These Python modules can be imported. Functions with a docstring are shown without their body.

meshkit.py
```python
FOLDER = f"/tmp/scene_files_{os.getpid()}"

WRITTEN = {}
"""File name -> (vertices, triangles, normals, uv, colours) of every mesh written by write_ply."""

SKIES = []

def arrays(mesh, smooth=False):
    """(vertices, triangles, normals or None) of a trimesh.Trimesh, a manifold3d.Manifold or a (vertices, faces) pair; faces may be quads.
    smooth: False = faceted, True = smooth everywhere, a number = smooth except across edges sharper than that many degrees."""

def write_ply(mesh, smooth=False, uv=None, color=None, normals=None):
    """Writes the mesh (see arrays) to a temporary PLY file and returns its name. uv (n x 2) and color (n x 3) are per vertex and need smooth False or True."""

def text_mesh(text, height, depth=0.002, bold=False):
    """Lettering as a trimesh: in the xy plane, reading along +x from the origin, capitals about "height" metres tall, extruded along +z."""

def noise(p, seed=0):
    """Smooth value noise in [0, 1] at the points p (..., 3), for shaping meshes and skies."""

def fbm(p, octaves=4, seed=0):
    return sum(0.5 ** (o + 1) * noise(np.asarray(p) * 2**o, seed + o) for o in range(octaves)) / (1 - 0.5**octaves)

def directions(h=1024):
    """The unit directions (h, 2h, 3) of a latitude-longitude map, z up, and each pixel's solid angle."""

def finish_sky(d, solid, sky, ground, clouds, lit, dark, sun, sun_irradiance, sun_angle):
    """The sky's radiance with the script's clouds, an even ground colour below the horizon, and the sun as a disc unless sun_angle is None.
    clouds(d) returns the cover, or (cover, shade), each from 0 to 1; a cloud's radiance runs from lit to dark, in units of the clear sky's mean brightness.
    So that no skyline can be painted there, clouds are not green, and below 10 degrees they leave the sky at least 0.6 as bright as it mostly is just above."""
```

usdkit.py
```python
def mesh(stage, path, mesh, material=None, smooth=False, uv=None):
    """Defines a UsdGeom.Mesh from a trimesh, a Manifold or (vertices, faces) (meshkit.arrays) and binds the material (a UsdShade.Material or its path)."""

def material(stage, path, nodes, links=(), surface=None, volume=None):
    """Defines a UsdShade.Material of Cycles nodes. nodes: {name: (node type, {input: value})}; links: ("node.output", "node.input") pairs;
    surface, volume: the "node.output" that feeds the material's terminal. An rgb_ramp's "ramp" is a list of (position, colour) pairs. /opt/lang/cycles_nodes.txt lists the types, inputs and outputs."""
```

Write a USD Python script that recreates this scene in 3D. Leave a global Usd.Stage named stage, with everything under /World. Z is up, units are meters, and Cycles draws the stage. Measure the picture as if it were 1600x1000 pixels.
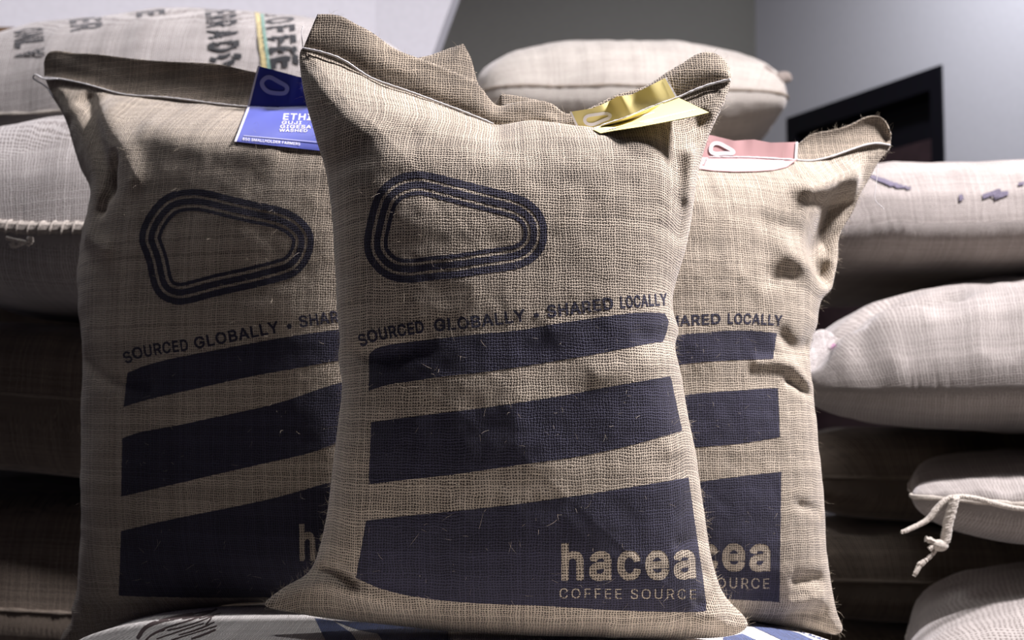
import math
import numpy as np
import trimesh
import shapely
from shapely.geometry import Polygon, LineString, MultiPolygon
from shapely.ops import unary_union
from scipy.spatial import Delaunay, cKDTree
from scipy import sparse
from scipy.sparse.linalg import spsolve
from scipy.ndimage import map_coordinates, gaussian_filter, distance_transform_edt
from scipy.interpolate import LinearNDInterpolator, NearestNDInterpolator, CubicSpline
from pxr import Usd, UsdGeom, UsdLux, UsdShade, Gf, Vt, Sdf
import usdkit
import meshkit

stage = Usd.Stage.CreateInMemory()
UsdGeom.SetStageUpAxis(stage, UsdGeom.Tokens.z)
UsdGeom.SetStageMetersPerUnit(stage, 1.0)
UsdGeom.Xform.Define(stage, '/World')
UsdGeom.Scope.Define(stage, '/World/Looks')

# ------------------------------------------------------------------ camera
F_PX = 1800.0                                # focal length in pixels of the 1600 px wide frame
PITCH = math.radians(4.0)
CAM = np.array([0.0, 0.0, 0.46])
cam = UsdGeom.Camera.Define(stage, '/World/camera')
cam.CreateHorizontalApertureAttr(36.0)
cam.CreateVerticalApertureAttr(22.5)
cam.CreateFocalLengthAttr(36.0 * F_PX / 1600)
cam.CreateFStopAttr(9.0)
cam.CreateFocusDistanceAttr(0.75)
cam.CreateClippingRangeAttr((0.02, 100))
cam.CreateExposureAttr(-0.12)
cam.AddTranslateOp().Set(Gf.Vec3d(*CAM))
cam.AddRotateXOp().Set(90 + math.degrees(PITCH))
CR = np.array([1.0, 0, 0])
CF = np.array([0, math.cos(PITCH), math.sin(PITCH)])
CU = np.array([0, -math.sin(PITCH), math.cos(PITCH)])

# ------------------------------------------------------------------ lights
def aim(prim, pos, target):
    pos, target = np.array(pos, float), np.array(target, float)
    z = pos - target
    z /= np.linalg.norm(z)
    x = np.cross([0, 0, 1.0], z)
    if np.linalg.norm(x) < 1e-6:
        x = np.array([1.0, 0, 0])
    x /= np.linalg.norm(x)
    y = np.cross(z, x)
    m = Gf.Matrix4d(*x, 0, *y, 0, *z, 0, *pos, 1)
    UsdGeom.Xformable(prim).AddTransformOp().Set(m)

def disk_light(name, pos, target, radius, intensity, color):
    l = UsdLux.DiskLight.Define(stage, '/World/' + name)
    l.CreateRadiusAttr(radius)
    l.CreateIntensityAttr(intensity)
    l.CreateColorAttr(Gf.Vec3f(*color))
    aim(l, pos, target)
    return l

KEY_POS = (1.10, 0.70, 1.92)
disk_light('key_lamp', KEY_POS, (0.1, 0.85, 0.5), 0.12, 890.0, (1.0, 0.95, 0.99))
disk_light('left_wall_lamp', (-0.75, 1.12, 2.40), (-0.6, 1.65, 0.9), 0.18, 40.0, (0.98, 0.97, 1.0))
disk_light('right_wall_lamp', (1.30, 3.9, 2.95), (2.40, 4.5, 1.0), 0.12, 235.0, (0.93, 0.94, 1.0))
dome = UsdLux.DomeLight.Define(stage, '/World/purple_fill')  # added dome without a source in the room, tints the darks purple
dome.CreateIntensityAttr(0.010)
dome.CreateColorAttr(Gf.Vec3f(0.60, 0.52, 1.0))

# ------------------------------------------------------------------ materials
class Graph:
    def __init__(self):
        self.nodes, self.links, self.n = {}, [], 0

    def add(self, kind, **inputs):
        self.n += 1
        name = f'n{self.n}'
        plain = {}
        for k, v in inputs.items():
            if isinstance(v, tuple) and len(v) == 2 and v[0] == '@':
                self.links.append((v[1], f'{name}.{k}'))
            else:
                plain[k] = v
        self.nodes[name] = (kind, plain)
        return name

    def math(self, op, a, b=None, c=None):
        kw = dict(math_type=op, value1=a)
        if b is not None:
            kw['value2'] = b
        if c is not None:
            kw['value3'] = c
        return ('@', self.add('math', **kw) + '.value')

    def mixc(self, fac, a, b, blend='mix'):
        return ('@', self.add('mix_color', blend_type=blend, fac=fac, a=a, b=b) + '.result')

    def rng(self, v, a, b, lo, hi, kind='smoothstep'):
        return ('@', self.add('map_range', range_type=kind, value=v, from_min=a, from_max=b, to_min=lo, to_max=hi, clamp=True) + '.result')

    def build(self, name, surface):
        return usdkit.material(stage, '/World/Looks/' + name, self.nodes, self.links, surface=surface)

def cloth(name, base, hole, pitch=0.00186, ink=None, sheen=0.25, blotch=0.25, bump=0.75, aniso=(1, 1), warp=1.0, yvar=0.14):
    """A plain weave of jute yarns, in metres of cloth (primvar st)."""
    g = Graph()
    uv = ('@', g.add('uvmap', attribute='st') + '.UV')
    nz = ('@', g.add('noise_texture', vector=uv, scale=70.0, detail=2.0) + '.color')
    nz2 = ('@', g.add('noise_texture', vector=uv, scale=420.0, detail=1.0) + '.color')
    d1 = ('@', g.add('vector_math', math_type='subtract', vector1=nz, vector2=(0.5, 0.5, 0.5)) + '.vector')
    d2 = ('@', g.add('vector_math', math_type='subtract', vector1=nz2, vector2=(0.5, 0.5, 0.5)) + '.vector')
    w1 = ('@', g.add('vector_math', math_type='multiply_add', vector1=d1, vector2=(0.0035 * warp,) * 3, vector3=uv) + '.vector')
    w2 = ('@', g.add('vector_math', math_type='multiply_add', vector1=d2, vector2=(0.0011 * warp,) * 3, vector3=w1) + '.vector')
    sep = g.add('separate_xyz', vector=w2)
    sx = g.math('multiply', ('@', sep + '.x'), aniso[0] / pitch)
    sy = g.math('multiply', ('@', sep + '.y'), aniso[1] / pitch)
    rx = ('@', g.add('white_noise_texture', dimensions='1D', w=g.math('floor', sx)) + '.value')
    ry = ('@', g.add('white_noise_texture', dimensions='1D', w=g.math('add', g.math('floor', sy), 517.0)) + '.value')
    ax = g.math('sine', g.math('multiply', sx, math.pi))
    ay = g.math('sine', g.math('multiply', sy, math.pi))
    p = g.math('multiply', g.math('multiply', ax, ay), 0.3)
    hx = g.math('multiply', g.math('power', g.math('absolute', ax), 0.8), g.math('add', g.math('multiply_add', rx, 0.22, 0.56), p))
    hy = g.math('multiply', g.math('power', g.math('absolute', ay), 0.8), g.math('subtract', g.math('multiply_add', ry, 0.22, 0.56), p))
    h = g.math('maximum', hx, hy)
    fine = ('@', g.add('noise_texture', vector=uv, scale=1500.0, detail=2.0) + '.fac')
    big = ('@', g.add('noise_texture', vector=uv, scale=14.0, detail=4.0, roughness=0.6) + '.fac')
    yarn = g.math('multiply_add', g.math('add', rx, ry), yvar, 1.0 - yvar)
    yarn = g.math('multiply', yarn, g.math('multiply_add', fine, 0.6, 0.7))
    yarn = g.math('multiply', yarn, g.rng(big, 0.3, 0.7, 1.0 - blotch * 0.5, 1.0 + blotch * 0.3))
    col = g.mixc(1.0, base, ('@', g.add('combine_color', r=yarn, g=yarn, b=yarn) + '.color'), 'multiply')
    if ink is not None:
        # the ink sits on the yarn crowns; yarn sides and rubbed spots show through
        rub = ('@', g.add('noise_texture', vector=uv, scale=900.0, detail=3.0, roughness=0.7) + '.fac')
        cover = g.rng(rub, 0.62, 0.80, 1.0, 0.72)
        col = g.mixc(cover, col, g.mixc(1.0, ink, ('@', g.add('combine_color', r=yarn, g=yarn, b=yarn) + '.color'), 'multiply'))
    hf = g.rng(h, 0.34, 0.66, 0.0, 1.0)
    col = g.mixc(hf, hole, col)
    hh = g.math('multiply_add', fine, 0.25, h)
    nrm = ('@', g.add('bump', height=hh, strength=bump, distance=pitch * 0.34) + '.normal')
    b = g.add('principled_bsdf', base_color=col, roughness=0.85, specular_ior_level=0.25, sheen_weight=sheen, sheen_roughness=0.45,
              sheen_tint=(1.0, 0.97, 0.98), normal=nrm)
    return g.build(name, b + '.BSDF')

def plain(name, color, rough=0.6, spec=0.4, bump=0.0, scale=200.0, var=0.0, sheen=0.0, coat=0.0):
    g = Graph()
    geo = ('@', g.add('geometry') + '.position')
    nz = ('@', g.add('noise_texture', vector=geo, scale=scale, detail=4.0) + '.fac')
    kw = dict(roughness=rough, specular_ior_level=spec, sheen_weight=sheen, coat_weight=coat, coat_roughness=0.2)
    if var:
        k = g.rng(nz, 0.3, 0.7, 1 - var, 1 + var * 0.5)
        kw['base_color'] = g.mixc(1.0, color, ('@', g.add('combine_color', r=k, g=k, b=k) + '.color'), 'multiply')
    else:
        kw['base_color'] = color
    if bump:
        kw['normal'] = ('@', g.add('bump', height=nz, strength=bump, distance=0.002) + '.normal')
    b = g.add('principled_bsdf', **kw)
    return g.build(name, b + '.BSDF')

HOLE = (0.030, 0.022, 0.016)
M = {}
M['burlap'] = cloth('burlap', (0.43, 0.365, 0.285), HOLE)
M['burlap_flap'] = cloth('burlap_flap', (0.34, 0.28, 0.21), HOLE, blotch=0.8)
M['burlap_ink'] = cloth('burlap_ink', (0.40, 0.32, 0.235), (0.008, 0.007, 0.012), ink=(0.034, 0.032, 0.054), sheen=0.12)
M['sack_pale'] = cloth('sack_pale', (0.40, 0.375, 0.36), (0.12, 0.10, 0.09), pitch=0.0027, bump=0.4, yvar=0.07, blotch=0.3, sheen=0.3)
M['sack_pale_ink'] = cloth('sack_pale_ink', (0.45, 0.42, 0.40), (0.02, 0.02, 0.02), pitch=0.0023, ink=(0.02, 0.022, 0.026))
M['sack_grey'] = cloth('sack_grey', (0.285, 0.26, 0.24), (0.12, 0.10, 0.09), pitch=0.0027, bump=0.4, yvar=0.07, blotch=0.3, sheen=0.3)
M['sack_beige'] = cloth('sack_beige', (0.315, 0.285, 0.265), (0.11, 0.09, 0.08), pitch=0.0027, bump=0.4, yvar=0.07, blotch=0.35, sheen=0.2)
M['sack_brown_shaded'] = cloth('sack_brown_shaded', (0.20, 0.16, 0.125), (0.03, 0.024, 0.02), pitch=0.0027, bump=0.45, sheen=0.2)  # brown darkened to carry the shade on the lower and hidden sacks
M['sack_cream'] = cloth('sack_cream', (0.46, 0.43, 0.385), (0.20, 0.17, 0.15), pitch=0.0027, bump=0.4, yvar=0.07, sheen=0.3)
M['sack_white'] = cloth('sack_white', (0.78, 0.75, 0.71), (0.30, 0.27, 0.24), pitch=0.0016, sheen=0.3)
M['print_brown'] = cloth('print_brown', (0.4, 0.36, 0.32), (0.05, 0.04, 0.04), pitch=0.0016, ink=(0.075, 0.045, 0.040))
M['print_blue'] = cloth('print_blue', (0.4, 0.38, 0.36), (0.05, 0.05, 0.06), pitch=0.0016, ink=(0.085, 0.115, 0.24))
M['print_green'] = cloth('print_green', (0.45, 0.43, 0.40), (0.08, 0.08, 0.07), pitch=0.0023, ink=(0.20, 0.36, 0.30))
M['print_yellow'] = cloth('print_yellow', (0.45, 0.43, 0.40), (0.10, 0.09, 0.07), pitch=0.0023, ink=(0.55, 0.46, 0.22))
M['print_purple'] = cloth('print_purple', (0.45, 0.42, 0.42), (0.07, 0.06, 0.08), pitch=0.0023, ink=(0.12, 0.105, 0.15))
M['stain_pink'] = cloth('stain_pink', (0.45, 0.40, 0.40), (0.1, 0.06, 0.08), pitch=0.0023, ink=(0.42, 0.17, 0.33))
M['thread'] = plain('thread', (0.72, 0.70, 0.70), 0.7, 0.3, 0.4, 1500.0, 0.15, sheen=0.3)
M['cord'] = plain('cord', (0.50, 0.45, 0.39), 0.9, 0.2, 0.6, 900.0, 0.35, sheen=0.3)
M['sack_cord'] = plain('sack_cord', (0.40, 0.36, 0.32), 0.9, 0.2, 0.6, 900.0, 0.3)
M['cord_dark'] = plain('cord_dark', (0.24, 0.20, 0.16), 0.9, 0.2, 0.6, 900.0, 0.35)
M['fibre'] = plain('fibre', (0.55, 0.47, 0.36), 0.7, 0.3)
M['tag_blue'] = plain('tag_blue', (0.040, 0.052, 0.30), 0.32, 0.5, coat=0.25)
M['tag_blue_lit'] = plain('tag_blue_lit', (0.10, 0.12, 0.44), 0.5, 0.4)  # same blue card, lightened for the light on its lower half
M['tag_yellow'] = plain('tag_yellow', (0.74, 0.64, 0.28), 0.8, 0.15)
M['tag_pink'] = plain('tag_pink', (0.48, 0.29, 0.285), 0.85, 0.1)
M['tag_white'] = plain('tag_white', (0.80, 0.78, 0.80), 0.5, 0.4)
M['tag_pale_blue'] = plain('tag_pale_blue', (0.36, 0.37, 0.62), 0.5, 0.4)
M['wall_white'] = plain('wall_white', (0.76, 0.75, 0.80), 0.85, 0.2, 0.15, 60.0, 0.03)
M['wall_shaded'] = plain('wall_shaded', (0.36, 0.35, 0.315), 0.9, 0.2, 0.15, 60.0, 0.04)  # the shade on the back wall is put into this darker colour
M['ceiling_paint'] = plain('ceiling_paint', (0.4, 0.39, 0.4), 0.9, 0.2, 0.1, 40.0, 0.03)
M['concrete'] = plain('concrete', (0.08, 0.075, 0.078), 0.8, 0.3, 0.3, 20.0, 0.3)
M['door_dark'] = plain('door_dark', (0.004, 0.0035, 0.008), 0.6, 0.25)
M['door_leaf'] = plain('door_leaf', (0.055, 0.030, 0.036), 0.5, 0.4, 0.2, 30.0, 0.2)
M['wood'] = plain('wood', (0.20, 0.12, 0.065), 0.6, 0.3, 0.3, 25.0, 0.35)

# ------------------------------------------------------------------ scene tree
taken = {}

def numbered(path):
    n = taken.get(path, -1) + 1
    taken[path] = n
    return path if n == 0 else f'{path}_{n:03d}'

def tag(prim, label=None, category=None, group=None, kind=None):
    for k, v in (('label', label), ('category', category), ('group', group), ('kind', kind)):
        if v:
            prim.SetCustomDataByKey(k, v)

class Thing:
    """An Xform directly under /World at the thing's base; its parts are meshes below it."""
    def __init__(self, name, loc, label, category, group=None):
        self.path = numbered('/World/' + name)
        self.loc = np.array(loc, float)
        x = UsdGeom.Xform.Define(stage, self.path)
        x.AddTranslateOp().Set(Gf.Vec3d(*map(float, loc)))
        tag(x.GetPrim(), label, category, group)

    def part(self, name, mesh, mat, smooth=35, uv=None, label=None, kind=None, under=None):
        path = numbered((under or self.path) + '/' + name)
        v, f = (mesh.vertices, mesh.faces) if hasattr(mesh, 'vertices') else mesh
        v = np.asarray(v, float) - self.loc
        p = usdkit.mesh(stage, path, (v, np.asarray(f)), M[mat], smooth=True if uv is not None else smooth, uv=uv)
        tag(p.GetPrim(), label, kind=kind)
        return path

    def curves(self, name, lines, widths, mat, kind='stuff', label=None):
        path = numbered(self.path + '/' + name)
        c = UsdGeom.BasisCurves.Define(stage, path)
        pts = np.vstack(lines) - self.loc
        c.CreateTypeAttr('linear')
        c.CreatePointsAttr(Vt.Vec3fArray.FromNumpy(pts.astype(np.float32)))
        c.CreateCurveVertexCountsAttr(Vt.IntArray([len(l) for l in lines]))
        c.CreateWidthsAttr(Vt.FloatArray.FromNumpy(np.asarray(widths, np.float32)))
        c.SetWidthsInterpolation('vertex')
        UsdShade.MaterialBindingAPI.Apply(c.GetPrim()).Bind(M[mat])
        tag(c.GetPrim(), label, kind=kind)

def structure(name, mesh, mat, label, category, smooth=False):
    p = usdkit.mesh(stage, numbered('/World/' + name), mesh, M[mat], smooth=smooth)
    tag(p.GetPrim(), label, category, kind='structure')

# ------------------------------------------------------------------ geometry helpers
def ray(px):
    px = np.asarray(px, float)
    return ((px[..., :1] - 800) / F_PX) * CR + ((500 - px[..., 1:2]) / F_PX) * CU + CF

def at_depth(px, depth):
    d = ray(px)
    return CAM + d * (np.asarray(depth, float)[..., None] / d[..., 1:2] if np.ndim(depth) else depth / d[..., 1:2])

def spline(pts, step=3.0, closed=False):
    """A smooth polyline through the points, sampled about every step."""
    p = np.asarray(pts, float)
    if closed:
        p = np.vstack([p, p[:1]])
    t = np.r_[0, np.cumsum(np.sqrt(np.linalg.norm(np.diff(p, axis=0), axis=1)) + 1e-9)]
    cs = CubicSpline(t, p, bc_type='periodic' if closed else 'natural')
    length = np.linalg.norm(np.diff(p, axis=0), axis=1).sum()
    n = max(8, int(length / step))
    fine = cs(np.linspace(0, t[-1], n * 6))
    s = np.r_[0, np.cumsum(np.linalg.norm(np.diff(fine, axis=0), axis=1))]
    q = np.linspace(0, s[-1], n + 1)
    out = np.stack([np.interp(q, s, fine[:, k]) for k in range(p.shape[1])], 1)
    return out[:-1] if closed else out

def resample(pts, n, smooth=False):
    p = spline(pts, 1.5) if smooth else np.asarray(pts, float)
    s = np.r_[0, np.cumsum(np.linalg.norm(np.diff(p, axis=0), axis=1))]
    q = np.linspace(0, s[-1], n)
    return np.stack([np.interp(q, s, p[:, k]) for k in range(p.shape[1])], 1)

def tube(pts, radius, sides=8, lumps=0.0, seed=0):
    p = np.asarray(pts, float)
    t = np.gradient(p, axis=0)
    t /= np.linalg.norm(t, axis=1, keepdims=True) + 1e-12
    a = np.cross(t[0], [0.3, 0.2, 0.93])
    rows = []
    r = np.broadcast_to(np.asarray(radius, float), (len(p),)).copy()
    if lumps:
        r *= 1 + lumps * (2 * meshkit.noise(np.stack([np.arange(len(p)) * 0.7, np.zeros(len(p)), np.zeros(len(p))], 1), seed) - 1)
    ang = np.arange(sides) * 2 * math.pi / sides
    for i in range(len(p)):
        a = a - t[i] * (a @ t[i])
        a /= np.linalg.norm(a) + 1e-12
        b = np.cross(t[i], a)
        rows.append(p[i] + r[i] * (np.cos(ang)[:, None] * a + np.sin(ang)[:, None] * b))
    v = np.vstack(rows + [p[:1], p[-1:]])
    n = len(p)
    i, j = np.meshgrid(np.arange(n - 1), np.arange(sides), indexing='ij')
    q = np.stack([i * sides + j, i * sides + (j + 1) % sides, (i + 1) * sides + (j + 1) % sides, (i + 1) * sides + j], -1).reshape(-1, 4)
    f = np.vstack([q[:, [0, 1, 2]], q[:, [0, 2, 3]]])
    k = np.arange(sides)
    c0 = np.stack([np.full(sides, n * sides), (k + 1) % sides, k], 1)
    c1 = np.stack([np.full(sides, n * sides + 1), (n - 1) * sides + k, (n - 1) * sides + (k + 1) % sides], 1)
    return trimesh.Trimesh(v, np.vstack([f, c0, c1]), process=False)

def join(meshes):
    return trimesh.util.concatenate(meshes)

class Frame:
    def __init__(self, px, depth, yaw, lean):
        ya, le = math.radians(yaw), math.radians(lean)
        self.N = np.array([math.sin(ya) * math.cos(le), -math.cos(ya) * math.cos(le), math.sin(le)])
        self.A = np.array([math.cos(ya), math.sin(ya), 0])
        self.B = np.cross(self.N, self.A)
        self.O = at_depth(np.array(px, float), depth)

    @classmethod
    def flat(cls, origin, yaw):
        f = cls.__new__(cls)
        ya = math.radians(yaw)
        f.N = np.array([0, 0, 1.0])
        f.A = np.array([math.cos(ya), math.sin(ya), 0])
        f.B = np.array([-math.sin(ya), math.cos(ya), 0])
        f.O = np.array(origin, float)
        return f

    def local(self, px, z=0.0):
        d = ray(px)
        t = (np.asarray(z) - (CAM - self.O) @ self.N) / (d @ self.N)
        p = CAM + d * t[..., None] - self.O
        return np.stack([p @ self.A, p @ self.B], -1)

    def world(self, ab, z):
        ab = np.asarray(ab)
        return self.O + ab[..., :1] * self.A + ab[..., 1:2] * self.B + np.asarray(z)[..., None] * self.N

    def to_local3(self, p):
        q = np.asarray(p) - self.O
        return np.stack([q @ self.A, q @ self.B, q @ self.N], -1)

def fill_polygon(poly, step, edge_step, rings=(), seed=1):
    """Points covering the polygon and triangles over them; the first n_edge points lie on the outline."""
    rs = np.random.default_rng(seed)
    pts = []
    polys = list(getattr(poly, 'geoms', [poly]))
    for g in polys:
        for ring in [g.exterior, *g.interiors]:
            pts.append(np.array(shapely.segmentize(ring, edge_step).coords)[:-1])
    n_edge = sum(map(len, pts))
    for r, st in rings:
        inner = poly.buffer(-r)
        for g in getattr(inner, 'geoms', [inner]):
            if g.is_empty:
                continue
            L = g.exterior.length
            pts.append(np.array([g.exterior.interpolate(x).coords[0] for x in np.arange(0, L, st)]))
    x0, y0, x1, y1 = poly.bounds
    X, Y = np.meshgrid(np.arange(x0, x1 + step, step), np.arange(y0, y1 + step, step))
    X = X + (np.arange(len(X)) % 2)[:, None] * step * 0.5
    c = np.stack([X.ravel(), Y.ravel()], 1) + rs.uniform(-0.12, 0.12, (X.size, 2)) * step
    inner = poly.buffer(-(max([r for r, _ in rings], default=0) + 0.55 * step))
    if not inner.is_empty:
        shapely.prepare(inner)
        pts.append(c[shapely.contains_xy(inner, c[:, 0], c[:, 1])])
    p = np.vstack(pts)
    tri = Delaunay(p).simplices
    cen = p[tri].mean(1)
    shapely.prepare(poly)
    tri = tri[shapely.contains_xy(poly, cen[:, 0], cen[:, 1])]
    a, b, c3 = p[tri[:, 0]], p[tri[:, 1]], p[tri[:, 2]]
    area = (b[:, 0] - a[:, 0]) * (c3[:, 1] - a[:, 1]) - (b[:, 1] - a[:, 1]) * (c3[:, 0] - a[:, 0])
    tri[area < 0] = tri[area < 0][:, ::-1]
    tri = tri[np.abs(area) > 1e-14]
    return p, tri, n_edge

class Pillow:
    """A stuffed bag: an outline in a frame's plane, filled to a height in front of and behind that plane."""
    def __init__(self, frame, poly, grid, h_front, h_back, firm=1.5, strokes=(), lumps=(0.0, 0.05), edge_fold=(0.0, 0.03, 0.02), mid=None, seed=0, flats=()):
        self.fr, self.poly, self.hf, self.hb, self.firm, self.seed = frame, poly, h_front, h_back, firm, seed
        self.strokes, self.lumps, self.edge_fold, self.grid = strokes, lumps, edge_fold, grid
        self.mid = mid or (lambda a, b: np.zeros_like(a))
        x0, y0, x1, y1 = poly.bounds
        pad = 3 * grid
        self.x0, self.y0 = x0 - pad, y0 - pad
        nx, ny = int((x1 - x0 + 2 * pad) / grid) + 2, int((y1 - y0 + 2 * pad) / grid) + 2
        X, Y = np.meshgrid(self.x0 + np.arange(nx) * grid, self.y0 + np.arange(ny) * grid)
        shapely.prepare(poly)
        m = shapely.contains_xy(poly, X, Y)
        idx = -np.ones(m.shape, int)
        idx[m] = np.arange(m.sum())
        I, J = np.nonzero(m)
        n = len(I)
        rows, cols = [], []
        for di, dj in ((1, 0), (-1, 0), (0, 1), (0, -1)):
            k = idx[I + di, J + dj]
            ok = k >= 0
            rows.append(np.nonzero(ok)[0]); cols.append(k[ok])
        A = sparse.csr_matrix((-np.ones(sum(map(len, rows))), (np.concatenate(rows), np.concatenate(cols))), (n, n)) + 4 * sparse.eye(n)
        phi = np.zeros(m.shape)
        phi[m] = spsolve(A.tocsc(), np.full(n, grid * grid))
        self.ring = poly.exterior if hasattr(poly, 'exterior') else poly.geoms[0].exterior
        n_ring = int(self.ring.length / min(0.0005, grid / 3))
        rp = np.array(shapely.segmentize(self.ring, self.ring.length / n_ring).coords)
        self.ring_u = np.r_[0, np.cumsum(np.linalg.norm(np.diff(rp, axis=0), axis=1))]
        self.tree = cKDTree(rp)
        self.stroke_trees = [(cKDTree(np.array(shapely.segmentize(l, 0.001).coords)), w, k) for l, w, k in strokes]
        self.flat_trees = [(cKDTree(np.array(shapely.segmentize(l, 0.001).coords)), r) for l, r in flats]
        dist = self.edge_dist(X, Y)[0]
        q = np.where(m, phi / np.maximum(dist, 0.8 * grid), 0)
        far = ~(m & (dist > 0.8 * grid))
        near = distance_transform_edt(far, return_indices=True)[1]
        q = gaussian_filter(q[near[0], near[1]], 1.0)
        self.q, self.phimax = q, phi.max()
        self.X, self.Y, self.mask = X, Y, m
        # arc length over the front surface, for the weave
        hg = self.height(X, Y)
        hg = np.where(m, hg, 0)
        gx, gy = np.gradient(gaussian_filter(hg, 2.0), grid, axis=1), np.gradient(gaussian_filter(hg, 2.0), grid, axis=0)
        lim = lambda k: np.sqrt(1 + np.minimum(k * k, 2.5))
        s, t = np.cumsum(lim(gx) * grid, 1), np.cumsum(lim(gy) * grid, 0)
        s, t = s - s[:, nx // 2: nx // 2 + 1], t - t[ny // 2: ny // 2 + 1, :]
        self.s, self.t = gaussian_filter(s, 3.0), gaussian_filter(t, 3.0)
        self.hg = hg

    def _s(self, f, a, b, order=1):
        a, b = np.asarray(a, float), np.asarray(b, float)
        return map_coordinates(f, [(b - self.y0) / self.grid, (a - self.x0) / self.grid], order=order, mode='nearest')

    def edge_dist(self, a, b):
        d, i = self.tree.query(np.stack([a, b], -1), workers=-1)
        return d, self.ring_u[i]

    def height(self, a, b, back=False):
        a, b = np.asarray(a, float), np.asarray(b, float)
        d, u = self.edge_dist(a, b)
        s = np.sqrt(np.maximum(self._s(self.q, a, b) * d / self.phimax, 0))
        shape = np.tanh(self.firm * s) / math.tanh(self.firm)
        for tree, reach in self.flat_trees:        # towards a sewn-flat edge the cloth closes gently
            shape = shape * (1 - np.exp(-(tree.query(np.stack([a, b], -1), workers=-1)[0] / reach + 0.02)))
        if back:
            return self.hb * shape
        h = self.hf * shape
        ab = np.stack([a, b], -1)
        w = np.clip(d / 0.010, 0, 1)
        add = np.zeros_like(h)
        for tree, width, amp in self.stroke_trees:
            add += amp * np.exp(-(tree.query(ab, distance_upper_bound=4 * width, workers=-1)[0] / width) ** 2)
        amp, size = self.lumps
        if amp:
            add += amp * (2 * meshkit.fbm(np.stack([a / size, b / size, np.full_like(a, 0.5 + self.seed)], -1), 4, self.seed) - 1)
        amp, size, reach = self.edge_fold
        if amp:
            f = 2 * meshkit.fbm(np.stack([u / size, d / (size * 4), np.full_like(a, 3.3 + self.seed)], -1), 2, self.seed + 9) - 1
            add += amp * f * np.exp(-d / reach) * 2
        return np.maximum(h + add * w, -0.8 * self.hb * shape + 0.0004 * w)

    def uv(self, a, b, h):
        if self.flat_trees:                        # an upright bag: arc length across and up its front
            return np.stack([self._s(self.s, a, b), self._s(self.t, a, b)], -1)
        x0, y0, x1, y1 = self.poly.bounds          # a lying sack: depth below or above the seam counts as cloth length
        u, v = (2 * a - x0 - x1) / (x1 - x0), (2 * b - y0 - y1) / (y1 - y0)
        return np.stack([a - h * np.clip(1.1 * u, -1, 1) ** 5, b - h * np.clip(1.1 * v, -1, 1) ** 5], -1)

    def surface(self, step, edge_step, rings):
        p, tri, ne = fill_polygon(self.poly, step, edge_step, rings, self.seed + 1)
        m = self.mid(p[:, 0], p[:, 1])
        hf = self.height(p[:, 0], p[:, 1])
        hb = self.height(p[:, 0], p[:, 1], back=True)
        hf[:ne] = 0
        front = self.fr.world(p, m + hf)
        back = self.fr.world(p[ne:], (m - hb)[ne:])
        bt = tri[:, ::-1].copy()
        bt = np.where(bt >= ne, bt - ne + len(p), bt)
        uv = self.uv(p[:, 0], p[:, 1], hf)
        uvb = -self.uv(p[ne:, 0], p[ne:, 1], hb[ne:])
        self.front_pts, self.front_tri = front, tri
        self.facet = LinearNDInterpolator(p, hf)    # the faceted front, so that prints lie exactly on it
        return np.vstack([front, back]), np.vstack([tri, bt]), np.vstack([uv, uvb])

    def hit(self, px, off=0.0):
        """Where the pixel's line of sight meets the front of an upright bag: local a, b and height."""
        z = np.full(len(px), self.hf * 0.7)
        for _ in range(14):
            ab = self.fr.local(px, z)
            z = 0.35 * z + 0.65 * (self.height(ab[:, 0], ab[:, 1]) + off)
        return self.fr.local(px, z), z

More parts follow.
